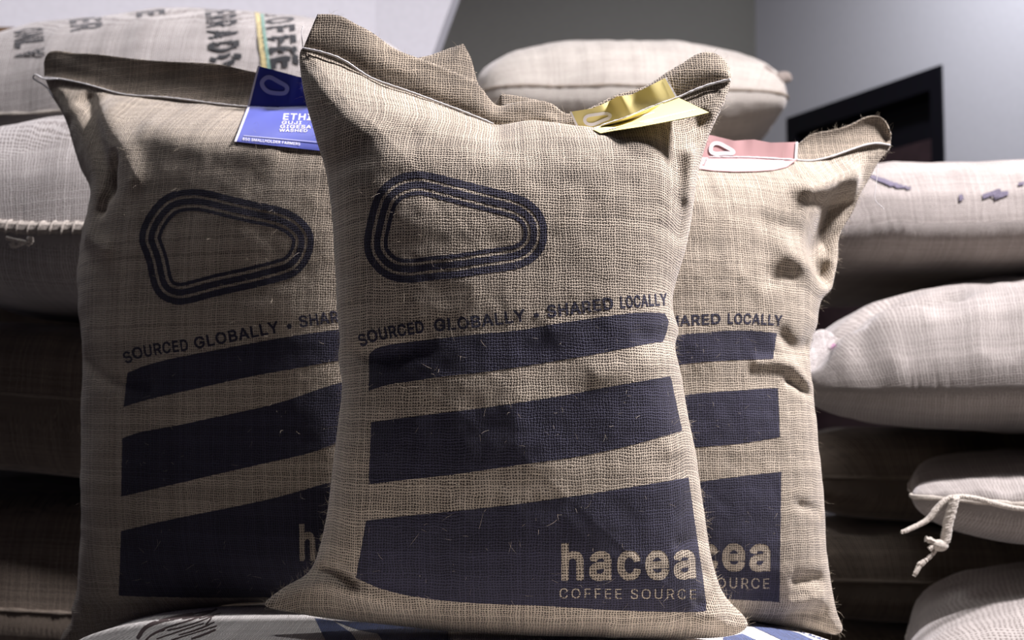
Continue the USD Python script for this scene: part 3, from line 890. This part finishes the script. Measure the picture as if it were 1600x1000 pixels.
def words(bag, pil, items, base, cap, seed):
    for text, x0, x1 in items:
        g = shapely.Point(0, 0)
        if text == '•':
            x = (x0 + x1) / 2
            y = np.interp(x, *np.array(base).T) - cap * 0.30
            g = shapely.Point(x, y).buffer(4.0)
        else:
            g = lay_text(text, base, x0, x1, cap, weight=4.0, gap=6.0)
        print_on(bag, pil, 'lettering', rough(g, 0.35, 3.0, seed), off=0.00025, step=2.0, edge=0.55, label='navy printed word ' + text if text != '•' else 'navy printed dot')

words(bag_c, pc, [('SOURCED', 564, 663), ('GLOBALLY', 679, 822), ('•', 834, 842), ('SHARED', 856, 959), ('LOCALLY', 970, 1043)], base_c, 17.5, 2)
s1 = band([(577, 553), (588, 545), (609, 539), (645, 534), (687, 529), (750, 522), (819, 515), (857, 508), (915, 499), (972, 491), (1007, 488), (1038, 490)],
          [(576, 611), (603, 602), (634, 597), (687, 589), (750, 582), (820, 572), (857, 566), (915, 556), (972, 545), (1013, 537), (1036, 534)])
s1 = s1.union(Polygon([(1034, 489.5), (1039, 490), (1045, 502), (1043, 515), (1038, 530), (1032, 535)])).buffer(0.5).buffer(-0.5)
s2 = band([(580, 660), (640, 652), (720, 642), (800, 631), (886, 617), (972, 601), (1048, 588)], [(576, 757), (640, 749), (720, 740), (800, 728), (880, 717), (972, 699), (1066, 673)])
s3 = band([(572, 814), (640, 806), (720, 798), (800, 789), (860, 781), (920, 772), (1000, 759), (1076, 746)], [(556, 903), (590, 918), (640, 931), (720, 941), (800, 945), (834, 946), (901, 950), (969, 954), (1036, 956), (1090, 956), (1103, 954)])
s3 = s3.union(Polygon([(1070, 748), (1076, 746), (1080, 775), (1085, 810), (1092, 860), (1098, 900), (1103, 940), (1104, 954), (1060, 950)])).buffer(0.5).buffer(-0.5)
name_c = lay_text('hacea', [(850, 904), (880, 904), (960, 904), (1030, 903), (1088, 901), (1110, 900)], 877, 1088, 53, weight=5.0, gap=11)
sub_c = lay_text('COFFEE SOURCE', [(850, 935), (874, 935), (1000, 936), (1088, 936.5), (1110, 937)], 874, 1088, 15.5, weight=1.2, gap=18)
for k, s in enumerate((s1, s2, s3)):
    s = rough(s, 0.6, 3.0, 4 + k)
    if k == 2:
        s = clean(s.difference(rough(name_c, 0.4, 3.0, 8)).difference(rough(sub_c, 0.3, 3.0, 9)))
    print_on(bag_c, pc, 'printed_stripe', s, step=3.0, edge=1.2, label=['narrow navy stripe under the lettering', 'middle navy stripe', 'deep navy stripe with knocked-out name'][k])
fuzz(bag_c, pc, [edge_fibres(fl_c, 3, 260), edge_fibres(fl_cb, 4, 120)], 800, 1500, 11)

# ------------------------------------------------------------------ left bag
FL = Frame((400, 960), 0.955, -20.0, 1.0)
body_l = [(72, 122), (91, 123), (140, 133), (192, 147), (245, 152), (315, 159), (381, 166), (440, 168), (520, 168), (600, 164), (650, 160), (668, 164), (655, 200), (640, 250), (636, 320), (640, 420), (642, 520), (640, 620), (646, 720), (650, 800), (664, 880), (690, 930), (680, 945), (600, 945), (500, 942), (420, 940),
          (384, 941), (325, 950), (255, 964), (213, 973), (174, 984), (140, 998), (112, 1010), (96, 1006), (98, 994), (108, 978), (121, 962), (118, 948), (126, 932), (136, 895), (142, 855), (147, 810), (152, 760), (154, 700), (154, 650), (157, 600), (162, 572), (157, 545), (151, 510), (147, 470), (146, 420), (150, 385), (157, 350), (166, 322), (166, 306),
          (150, 288), (133, 255), (119, 217), (105, 185), (84, 154), (74, 132)]
strokes_l = [
    ([(95, 140), (130, 190), (160, 245), (185, 300)], 18, -6),
    ([(150, 170), (200, 230), (230, 280)], 26, 4),
    ([(185, 255), (178, 300), (172, 330)], 14, -7),
    ([(240, 205), (330, 225), (430, 235)], 34, 4),
    ([(150, 560), (200, 590), (260, 600)], 18, -3),
    ([(150, 370), (190, 395)], 18, 3),
    ([(120, 960), (160, 955), (230, 945)], 14, -4),
    ([(130, 985), (200, 965)], 12, 3),
]
bag_l, pl = make_bag(FL, body_l, strokes_l, 0.068, 0.030, 'shaded burlap bag at left with a blue tag at its top seam', 41,
                     [([(72, 122), (140, 133), (245, 152), (381, 166), (520, 168), (650, 160)], 0.018)], lumps=(0.0020, 0.06))
stitch_l = [(70, 121), (91, 123), (140, 133), (192, 147), (245, 151), (315, 159), (381, 166), (430, 167), (480, 166), (560, 165), (655, 162)]
top_l = [(69, 96), (79, 81), (115, 83), (140, 84), (210, 92), (280, 97), (343, 101), (385, 110), (430, 118), (490, 126), (570, 124), (640, 112), (668, 130)]
fl_l = flap(bag_l, FL, [(x, y + 2) for x, y in stitch_l], top_l, 0.001, [0.001, -0.002, -0.005, -0.006, -0.004, -0.003, -0.002, 0.0], bow=-0.002, wave=ripple(5, 0.003, 6, 2))
fl_lb = flap(bag_l, FL, [(x, y + 3) for x, y in stitch_l], [(x, y + 3) for x, y in top_l], -0.002, [-0.003, -0.008, -0.011, -0.011, -0.009, -0.007, -0.005, -0.003])
bag_l.part('stitching', tube(fl_l.line(stitch_l, 0.0016), 0.00075, 8, 0.25, 5), 'thread', label='white closing stitch')
lp = np.array([(84, 154), (76, 140), (64, 130), (52, 121), (55, 117), (64, 121), (76, 124), (90, 123)], float)
bag_l.part('loose_thread', tube(spline(FL.world(FL.local(lp, np.full(len(lp), 0.003)), np.full(len(lp), 0.003)), 0.001), 0.0008, 7, 0.2, 3), 'thread', label='white thread loop at the corner')
logo(bag_l, pl, [(217, 374), (222, 351), (237, 325), (260, 304), (290, 296), (321, 297), (359, 306), (408, 317), (446, 326.5), (472.6, 342), (488, 362.6), (490, 385), (480, 412), (461, 431), (434.6, 440.5), (389, 452), (347, 461),
                 (309, 471), (279, 476), (252, 467), (237, 446), (229, 412), (221, 389)], ((0, 10), (14.3, 24), (28.8, 34.3)), 11)
base_l = [(180, 576), (196, 569), (215, 560), (250, 553), (294, 547), (350, 536), (400, 526), (435, 519), (470, 511), (528, 503), (600, 494), (680, 485)]
words(bag_l, pl, [('SOURCED', 197, 295), ('GLOBALLY', 305, 437), ('•', 448, 456), ('SHARED', 469, 560), ('LOCALLY', 570, 626)], base_l, 17.0, 12)
l1 = band([(199, 583), (225, 572), (275, 559), (332, 548), (408, 533.6), (465, 524), (528, 515), (600, 505), (625, 501)], [(193, 636), (237, 623), (313, 606), (389, 589), (465, 575), (530, 563), (600, 551), (624, 547)])
l2 = band([(191, 685), (217, 676), (262, 667.5), (346, 650), (440, 628), (524, 600), (624, 580)], [(189, 776), (280, 755), (385, 730.5), (490, 706), (525, 694), (624, 668)])
l3 = band([(189, 830), (217, 823), (280, 809), (385, 788), (455, 771), (518, 753), (626, 728)], [(185.5, 931), (245, 933), (385, 934), (500, 932), (630, 930)])
name_l = lay_text('hacea', [(400, 874), (700, 870)], 468, 618, 52, weight=5.0, gap=11)
for k, s in enumerate((l1, l2, l3)):
    s = rough(s, 0.6, 3.0, 14 + k)
    if k == 2:
        s = clean(s.difference(rough(name_l, 0.4, 3.0, 18)))
    print_on(bag_l, pl, 'printed_stripe', s, step=3.0, edge=1.2, label=['narrow navy stripe under the lettering', 'middle navy stripe', 'deep navy stripe with knocked-out name'][k])
fuzz(bag_l, pl, [edge_fibres(fl_l, 13, 200)], 600, 1200, 21)

# ------------------------------------------------------------------ right bag
FR = Frame((1100, 985), 0.93, 6.0, 5.5)
body_r = [(800, 236), (900, 240), (1000, 244), (1105, 247), (1175, 247), (1245, 250), (1266, 251), (1297, 245), (1332, 233), (1367, 224), (1391, 226), (1388, 236), (1374, 252), (1360, 276), (1346, 301), (1332, 332), (1318, 355), (1310, 378), (1309, 405), (1301, 438), (1294, 458), (1277, 474),
          (1271, 490), (1270, 510), (1262, 532), (1255, 556), (1258, 590), (1264, 637), (1269, 690), (1275, 740), (1280, 800), (1283, 850), (1290, 890), (1298, 930), (1308, 962), (1316, 983), (1308, 991), (1290, 989), (1256, 983), (1216, 978), (1169, 970), (1100, 962), (1000, 955), (900, 952), (820, 950), (790, 944), (800, 915), (815, 860), (818, 780), (815, 680), (806, 580), (800, 480), (802, 380), (806, 300), (800, 255)]
strokes_r = [
    ([(1335, 318), (1312, 350), (1292, 382), (1300, 414)], 34, -24),
    ([(1318, 306), (1285, 312), (1262, 316)], 12, -4),
    ([(1262, 298), (1300, 284), (1350, 262)], 26, 14),
    ([(1225, 408), (1262, 420), (1298, 445)], 24, 7),
    ([(1200, 440), (1225, 435)], 18, -3),
    ([(1190, 352), (1240, 362)], 18, -2.5),
    ([(1262, 540), (1235, 545), (1215, 530)], 16, -6),
    ([(1255, 595), (1225, 575), (1170, 572)], 12, 4),
    ([(1262, 615), (1225, 598)], 9, -4),
    ([(1282, 800), (1245, 790)], 10, -3),
    ([(1285, 905), (1245, 905)], 11, -4.5),
    ([(1290, 935), (1240, 945)], 12, 4),
    ([(1300, 962), (1250, 960)], 10, -3.5),
]
bag_r, pr = make_bag(FR, body_r, strokes_r, 0.064, 0.030, 'burlap bag at right with a pink tag at its top seam', 51,
                     [([(800, 236), (1000, 244), (1245, 250), (1297, 245), (1391, 226)], 0.018), ([(1374, 252), (1346, 301), (1318, 355), (1309, 402)], 0.022)])
stitch_r = [(800, 238), (900, 241), (1000, 244), (1105, 246), (1175, 246), (1245, 250), (1266, 251), (1297, 245), (1332, 233), (1367, 224), (1391, 227)]
top_r = [(798, 190), (900, 205), (1000, 212), (1115, 216), (1161, 222), (1189, 224), (1243, 226), (1262, 213), (1283, 206), (1325, 196), (1350, 184), (1369, 181), (1383, 189), (1392, 210)]
fl_r = flap(bag_r, FR, [(x, y + 2) for x, y in stitch_r], top_r, 0.001, [0.0, 0.0, -0.001, -0.002, -0.004, -0.008, -0.008, -0.003, 0.003], bow=-0.003, wave=ripple(8, 0.002, 6, 2))
fl_rb = flap(bag_r, FR, [(x, y + 3) for x, y in stitch_r], [(x, y + 2) for x, y in top_r], -0.002, [-0.004, -0.005, -0.006, -0.008, -0.010, -0.013, -0.013, -0.008, -0.002])
bag_r.part('stitching', tube(fl_r.line(stitch_r, 0.0018), 0.00075, 8, 0.25, 8), 'thread', label='white closing stitch')
for pts, r_ in (([(1371, 256), (1370, 280), (1367, 300), (1369, 315), (1377, 322), (1381, 327)], 0.0003), ([(1105, 248), (1101, 258), (1099, 268), (1092, 280), (1088, 284)], 0.0007)):
    q = np.array(pts, float)
    zz = np.full(len(q), 0.010 if q[0, 0] > 1200 else 0.022)
    bag_r.part('loose_thread', tube(spline(FR.world(FR.local(q, zz), zz), 0.001), r_, 6), 'thread', label='loose thread end')
base_r = [(780, 532), (900, 519), (1000, 512), (1063, 509), (1125, 505.5), (1180, 506), (1221, 508.5), (1240, 510)]
words(bag_r, pr, [('GLOBALLY', 880, 1006), ('•', 1014, 1022), ('SHARED', 1030, 1126), ('LOCALLY', 1137, 1222)], base_r, 15.5, 22)
r1 = band([(830, 548), (960, 533), (1056, 523.5), (1116, 518.5), (1159, 516), (1214, 520.5)], [(832, 600), (960, 583), (1059, 570), (1116, 564.5), (1174, 562), (1208, 561)])
r1 = r1.union(Polygon([(1205, 519.5), (1214, 520.5), (1210, 540), (1208, 561), (1200, 561)])).buffer(0.5).buffer(-0.5)
r2 = band([(834, 650), (960, 631), (1069, 617), (1145, 610.5), (1215.5, 606)], [(836, 740), (960, 720), (1079, 700), (1145, 694.5), (1219, 683)])
r3 = band([(838, 795), (960, 772), (1098, 752), (1160, 744), (1221, 737)], [(838, 926), (960, 930), (1080, 934), (1151, 937), (1218, 941)])
name_r = lay_text('hacea', [(900, 890), (1300, 890)], 1004, 1204, 50, weight=5.0, gap=11)
sub_r = lay_text('COFFEE SOURCE', [(900, 919), (1141, 919), (1210, 920)], 998, 1202, 16, weight=1.2, gap=18)
for k, s in enumerate((r1, r2, r3)):
    s = rough(s, 0.6, 3.0, 24 + k)
    if k == 2:
        s = clean(s.difference(rough(name_r, 0.4, 3.0, 28)).difference(rough(sub_r, 0.3, 3.0, 29)))
    print_on(bag_r, pr, 'printed_stripe', s, step=3.2, edge=1.2, label=['narrow navy stripe under the lettering', 'middle navy stripe', 'deep navy stripe with knocked-out name'][k])
fuzz(bag_r, pr, [edge_fibres(fl_r, 23, 220)], 600, 1300, 31)

# ================================================================== the sewn-in card tags
def card(bag, sh_list, mat_list, label, thick=0.0004):
    """A card caught in the closing seam, folded along it: the panels above and below the stitch make one part."""
    return None

def panel(bag, fr, bottom, top, zb, zt, mat, name, label=None, under=None, **kw):
    sh = Sheet(fr, bottom, top, zb, zt, cols=70, rows=28, **kw)
    m, uv = sh.mesh(0.0005)
    sh.path = bag.part(name, m, mat, smooth=40, label=label, under=under)
    return sh

def on_sheet(bag, sh, name, poly, mat, off=0.0005, step=2.5, edge=0.9, label=None):
    w, tri, uv = sh.decal(clean(poly), off, step, edge)
    bag.part(name, (w, tri), mat, smooth=True, under=sh.path, label=label)

# blue tag on the left bag
tb_up = panel(bag_l, FL, [(386.5, 167.5), (430, 169), (479, 167), (560, 166)], [(403, 103), (430, 110), (467, 120), (560, 134)], 0.0035, [0.003, 0.002, 0.004, 0.002], 'tag_blue', 'label_tag', 'blue card tag sewn into the seam', smooth=False, wave=lambda u, v: 0.004 * np.exp(-((u - 0.43) / 0.05) ** 2) * v)
tb_lo = panel(bag_l, FL, [(366, 221), (410, 226), (448, 230), (503, 236), (570, 240)], [(387, 166), (430, 168), (479, 166), (560, 165)], 0.034, 0.004, 'tag_blue_lit', 'label_tag', 'lower half of the blue tag, the light on it put into a paler blue', over=pl, smooth=False, bow=0.002)
lg = rings_of(spline([(406, 131), (409, 123), (416, 118), (424, 118), (432, 122), (441, 127), (449, 132), (452, 139), (449, 146), (443, 149), (432, 149), (420, 147), (411, 141)], 1.5, closed=True), ((0, 6.5),))[0]
on_sheet(bag_l, tb_up, 'logo_print', lg, 'tag_pale_blue')
on_sheet(bag_l, tb_up, 'card_edge', Polygon([(403, 102.5), (405.5, 103), (389.5, 168), (386.3, 168)]), 'tag_white', 0.0004)
on_sheet(bag_l, tb_lo, 'card_edge', Polygon([(387, 167), (390.5, 167), (369.5, 221.5), (366, 221)]), 'tag_white', 0.0004)
for tx, x0, x1, y, cap in (('ETHIOPIA', 442, 535, 187, 9.5), ('GUJI', 440, 471, 193.8, 4.7), ('GIGESA', 437.5, 486, 200.2, 4.9), ('WASHED', 436, 480, 205.8, 4.2)):
    on_sheet(bag_l, tb_lo, 'lettering', lay_text(tx, [(420, y - 0.5), (600, y + 2)], x0, x1, cap, weight=2.5, gap=8, slant=0.15), 'tag_white', label='white printed word ' + tx)
on_sheet(bag_l, tb_lo, 'lettering', lay_text('850 SMALLHOLDER FARMERS', [(370, 218), (470, 227)], 379, 469, 4.0, weight=3, gap=5), 'tag_white', label='small white line of print', step=1.5, edge=0.6)
on_sheet(bag_l, tb_lo, 'printed_line', Polygon([(381, 211), (500, 221.5), (500, 223), (380.5, 212.6)]), 'tag_pale_blue')

# yellow tag on the centre bag
fold = lambda u, v: (0.0035 * np.exp(-((u - 0.52) / 0.06) ** 2) - 0.003 * np.exp(-((u - 0.40) / 0.05) ** 2) + 0.002 * np.exp(-((u - 0.82) / 0.10) ** 2)) * (0.25 + 0.75 * v)
ty_up = panel(bag_c, FC, [(905, 208), (925, 204), (940, 197), (956, 191), (976, 185), (1010, 171), (1058.5, 152)], [(890, 175), (925, 169.5), (947.5, 160.5), (964, 151), (985, 148.5), (1007.5, 138), (1041, 121)], 0.0040, 0.0055, 'tag_yellow', 'label_tag', 'yellow card tag sewn into the seam', smooth=False, wave=fold)
ty_lo = panel(bag_c, FC, [(938.5, 208.5), (960, 204.5), (1000, 198.5), (1040, 191), (1085, 181.8), (1108, 176)], [(927, 203), (940, 197), (956, 191), (976, 185), (1010, 171), (1058, 152)], [0.034, 0.044, 0.046, 0.042, 0.036], 0.005, 'tag_yellow', 'label_tag', over=pc, smooth=False)
ly = rings_of(spline([(911, 187), (914, 181), (921, 178), (935, 176), (947, 175), (954, 177), (956, 181), (953, 186), (944, 190), (930, 196), (921, 197), (914, 194)], 1.5, closed=True), ((0, 5.0),))[0]
on_sheet(bag_c, ty_up, 'logo_print', ly, 'tag_white')
on_sheet(bag_c, ty_up, 'card_edge', Polygon([(890, 174.5), (893, 174.3), (908.5, 207), (905, 208)]), 'tag_white', 0.0004)
on_sheet(bag_c, ty_up, 'card_edge', Polygon([(1039, 121.5), (1041.5, 120.5), (1059, 152), (1056, 153)]), 'tag_white', 0.0004)
on_sheet(bag_c, ty_lo, 'printed_line', Polygon([(945, 202), (1087, 170), (1088, 171.5), (946, 203.5)]), 'tag_white')
on_sheet(bag_c, ty_lo, 'printed_line', Polygon([(955, 193.5), (1022, 174.5), (1022.5, 176), (956, 195)]), 'tag_white')
on_sheet(bag_c, ty_lo, 'printed_line', Polygon([(945, 202), (1020, 188), (1020.5, 190), (946, 204)]), 'tag_white')
bag_c.part('tag_stitching', tube(ty_up.line([(920, 204), (940, 196.5), (956, 190.5), (976, 184.5), (1010, 170.5), (1060, 151.5)], 0.0026), 0.0008, 8, 0.3, 4), 'thread', label='white stitch across the yellow tag')

# pink tag on the right bag
tp_up = panel(bag_r, FR, [(1078, 246), (1105, 246), (1170, 247), (1242, 251)], [(1080, 206), (1114, 212), (1147, 220), (1177, 218), (1204, 223), (1246, 222)], 0.0035, [0.003, 0.003, 0.004, 0.003, 0.002], 'tag_pink', 'label_tag', 'pink card tag sewn into the seam', smooth=False, wave=ripple(9, 0.004, 5))
tp_lo = panel(bag_r, FR, [(1070, 261), (1092, 264), (1114, 267), (1147, 268.6), (1181, 268), (1209, 266), (1230, 261), (1246, 249)], [(1078, 246), (1105, 246), (1170, 246), (1240, 249)], [0.022, 0.025, 0.026, 0.024, 0.016, 0.006], 0.004, 'tag_pink', 'label_tag', over=pr, smooth=False)
lk = rings_of(spline([(1108, 236), (1110, 226), (1117, 221), (1126, 222), (1136, 227), (1146, 233), (1149, 238), (1145, 242), (1135, 242), (1120, 243), (1112, 241)], 1.5, closed=True), ((0, 5.5),))[0]
on_sheet(bag_r, tp_up, 'logo_print', lk, 'tag_white')
for tx, x0, x1, y, cap in (('COLOMBIA', 1144, 1212, 258, 5.0), ('WASHED', 1140, 1213, 264.0, 4.6)):
    on_sheet(bag_r, tp_lo, 'lettering', lay_text(tx, [(1100, y + 1.5), (1250, y - 1.5)], x0, x1, cap, weight=7, gap=5, slant=0.2), 'tag_white', label='blurred white word', step=1.6, edge=0.7)
on_sheet(bag_r, tp_lo, 'printed_line', Polygon([(1200, 250.5), (1225, 251), (1225, 253), (1200, 252.8)]), 'tag_white')
on_sheet(bag_r, tp_up, 'card_edge', Polygon([(1243.5, 222), (1247, 221.5), (1245, 250), (1241.5, 250)]), 'tag_white', 0.0004)
bag_r.part('tag_stitching', tube(tp_up.line([(1108, 245.5), (1170, 246), (1244, 250)], 0.0022), 0.0008, 8, 0.3, 4), 'thread', label='white stitch across the pink tag')

# ================================================================== marks and trimmings of the sacks
def print_top(p, name, poly, mat, near, far, label=None, step=2.5, edge=1.5):
    w, tri, uv = p.decal_top(poly, near, far, 0.0009, step, edge)
    if len(tri):
        p.thing.part(name, (w, tri), mat, uv=uv, label=label)

def column(word, xs, ys, lean):
    """A word that runs down the sack: each letter lies on its side, its top to the right."""
    shapes = []
    for ch, (y0, y1) in zip(word, ys):
        g = shapely.segmentize(glyphs(ch, 5.0), 0.15)
        W = g.bounds[2]
        def f(c):
            y = y0 + c[:, 0] / W * (y1 - y0)
            x = xs[0] + c[:, 1] * (xs[1] - xs[0])
            return np.stack([x + lean * (y - 60), y - 0.12 * (x - xs[0])], 1)
        shapes.append(clean(shapely.transform(g, f)))
    return shapes

L1 = SACKS['L1']
def stencil(word, xs, ys, lean, text):
    for ch, g in zip(word, column(word, xs, ys, lean)):
        print_top(L1, 'stencil_letter', g, 'sack_pale_ink', 1.3, 2.3, 'black stencilled letter ' + ch)
stencil('ONLY', (25, 66), [(48, 54), (56, 64), (66, 77), (81, 95)], 0.05, 'ONLY')
stencil('PER', (113, 158), [(24, 29), (31, 38), (40, 50)], 0.05, 'PER')
stencil('IE', (217, 257), [(12, 17), (19, 27)], 0.03, 'IE')
stencil('CERRADO', (327, 370), [(14, 18), (19.5, 25), (27, 34), (36, 45), (50, 64), (70, 87), (93, 112)], 0.10, 'CERRADO')
stencil('COFFEE', (420, 460), [(20, 27), (30, 39), (43, 54), (60, 73), (80, 93), (98, 118)], 0.10, 'COFFEE')
print_top(L1, 'printed_stripe', Polygon([(398, 14), (405, 14), (417, 120), (409, 120)]), 'print_yellow', 1.3, 2.3, 'yellow printed stripe')
print_top(L1, 'printed_stripe', Polygon([(406, 14), (411, 14), (423, 120), (418, 120)]), 'print_green', 1.3, 2.3, 'green printed stripe')

R1 = SACKS['R1']
for q in ([(1345, 268), (1365, 280), (1390, 292), (1424, 299), (1422, 296), (1395, 287), (1370, 277)], [(1500, 321), (1530, 312), (1570, 306), (1562, 312), (1535, 318)], [(1545, 316), (1575, 313), (1573, 318), (1548, 321)], [(1590, 292), (1600, 290), (1600, 296)]):
    print_top(R1, 'ink_mark', Polygon(q).buffer(1.0), 'print_purple', 1.2, 2.2, 'faint purple ink mark')
R2 = SACKS['R2']
print_top(R2, 'stain', shapely.Point(1303, 543).buffer(5), 'stain_pink', 1.0, 1.5, 'pink stain near the corner')

fr2 = Frame((1275, 560), 1.262, 30.0, 0.0)
ear = Sheet(fr2, [(1253, 580), (1258, 598), (1267, 603), (1275, 585), (1283, 566)], [(1266, 530), (1276, 517), (1288, 516), (1300, 522), (1312, 534)], [0.010, 0.014, 0.012, 0.008, 0.004], [0.006, 0.004, 0.002, 0.0, -0.002], cols=60, rows=24,
            wave=lambda u, v: 0.007 * (2 * meshkit.fbm(np.stack(np.broadcast_arrays(u * 5, v * 2.2, 0.7), -1), 3, 6) - 1))
m, uv = ear.mesh(0.002)
R2.thing.part('corner_ear', m, 'sack_pale', uv=uv, label='crumpled pale corner of the sack')

F1 = SACKS['F1']
def fstroke(pts, w):
    return LineString(spline(pts, 2.0)).buffer(w)
for q, w in (([(216, 996), (226, 982), (246, 972), (270, 966), (300, 960)], 3.0), ([(300, 960), (330, 955), (300, 968), (262, 980), (236, 992)], 1.2), ([(262, 985), (300, 975), (334, 962)], 1.0), ([(280, 992), (312, 982), (334, 972)], 1.0), ([(300, 998), (322, 990), (336, 984)], 1.5), ([(330, 966), (322, 976)], 1.2), ([(228, 1000), (240, 990), (256, 984)], 1.4), ([(245, 998), (275, 988), (318, 974)], 0.9), ([(268, 1000), (300, 990), (338, 978)], 0.9), ([(286, 966), (318, 960), (338, 952)], 1.6), ([(312, 966), (345, 958)], 0.9)):
    print_top(F1, 'brown_print', fstroke(q, w), 'print_brown', 0.55, 0.95, 'brown printed line')
for q in ([(492, 966), (520, 970), (548, 988), (560, 1004), (510, 1004)], [(520, 970), (640, 976), (700, 984), (700, 1004), (600, 1004), (590, 990), (560, 984)], [(1165, 974), (1190, 972), (1250, 990), (1280, 1004), (1230, 1004)], [(1215, 976), (1320, 990), (1330, 1000), (1290, 1002)], [(1130, 996), (1160, 990), (1190, 1004), (1130, 1004)]):
    print_top(F1, 'blue_print', Polygon(q).buffer(0), 'print_blue', 0.5, 0.95, 'blue printed patch')

# whip stitches along the front seam of the second sack at left
def seam_points(p, a0, a1, n):
    ring = p.poly.exterior
    c = np.array(shapely.segmentize(ring, 0.004).coords)
    front = c[(c[:, 1] < 0) & (c[:, 0] > a0) & (c[:, 0] < a1) & (np.abs(c[:, 1]) > 0.6 * np.abs(c[:, 1]).max())]
    front = front[np.argsort(front[:, 0])]
    q = resample(front, n)
    return p.fr.world(q, p.mid(q[:, 0], q[:, 1]))

L2 = SACKS['L2']
sp = seam_points(L2, -0.30, 0.36, 900)
ang = np.linspace(0, 2 * math.pi * 62, 900)
coil = sp + 0.0058 * (np.cos(ang)[:, None] * np.array([0, -1.0, 0]) + np.sin(ang)[:, None] * np.array([0, 0, 1.0]))
L2.thing.part('whip_stitching', join([tube(coil, 0.0016, 6, 0.3, 2), tube(sp[::6], 0.0062, 8, 0.2, 3)]), 'sack_cord', label='thick overcast stitches along the edge')
rag = at_depth(np.array([(10, 372), (28, 376), (45, 378), (48, 370), (46, 384), (40, 380), (22, 386), (18, 380)], float), 1.045)
L2.thing.part('torn_fringe', join([tube(spline(rag[:4], 0.003), 0.0028, 6, 0.5, 1), tube(spline(rag[3:], 0.003), 0.002, 6, 0.5, 2)]), 'cord', label='torn scrap of cloth hanging at the edge')

# braid hanging from the third sack at right
R3 = SACKS['R3']
def braid(pts, r, twists, depth):
    c = spline(at_depth(np.array(pts, float), depth), 0.0006)
    n = len(c)
    out = []
    for k in range(3):
        a = np.linspace(0, 2 * math.pi * twists, n) + k * 2 * math.pi / 3
        out.append(tube(c + r * 0.66 * (np.cos(a)[:, None] * np.array([1.0, 0, 0.2]) + np.sin(a)[:, None] * np.array([0, -1.0, 0])), r * 0.5, 7, 0.15, k))
    return out
DBR = 1.062
hang = braid([(1492, 778), (1487, 796), (1482, 815), (1479, 832), (1476, 846), (1471, 852)], 0.0042, 6, DBR)
knot = trimesh.creation.icosphere(2, 0.0062)
knot.apply_scale([1.2, 0.9, 0.9])
knot.apply_translation(at_depth(np.array([1469.0, 852]), DBR))
tails = [tube(spline(at_depth(np.array(q, float), DBR), 0.001), r, 6, 0.3, k) for k, (q, r) in enumerate((([(1466, 856), (1455, 868), (1440, 882), (1428, 900)], 0.0020), ([(1466, 857), (1450, 872), (1436, 880), (1430, 893)], 0.0011), ([(1466, 852), (1458, 846), (1446, 842)], 0.0028), ([(1462, 850), (1452, 858)], 0.0025)))]
R3.thing.part('hanging_braid', join(hang + [knot] + tails), 'cord', label='twisted braid with frayed knot')
edge = [(1412, 831), (1432, 822), (1452, 810), (1464, 795), (1480, 780), (1492, 776), (1520, 778), (1545, 784), (1575, 792), (1610, 796)]
R3.thing.part('seam_rope', join(braid(edge, 0.0034, 30, DBR + 0.006)), 'cord', label='pale rope along the front seam')

# knotted corner of the cream sack
B1 = SACKS['B1']
kp = at_depth(np.array([(1128, 124), (1150, 119), (1172, 126), (1195, 118), (1212, 124), (1226, 121), (1236, 126)], float), 2.06)
kr = np.interp(np.linspace(0, 1, len(spline(kp, 0.004))), [0, 0.2, 0.35, 0.55, 0.75, 0.9, 1], [0.012, 0.024, 0.020, 0.023, 0.010, 0.013, 0.004])
B1.thing.part('corner_knot', tube(spline(kp, 0.004), kr, 12, 0.15, 5), 'sack_cream', label='puckered tied corner')
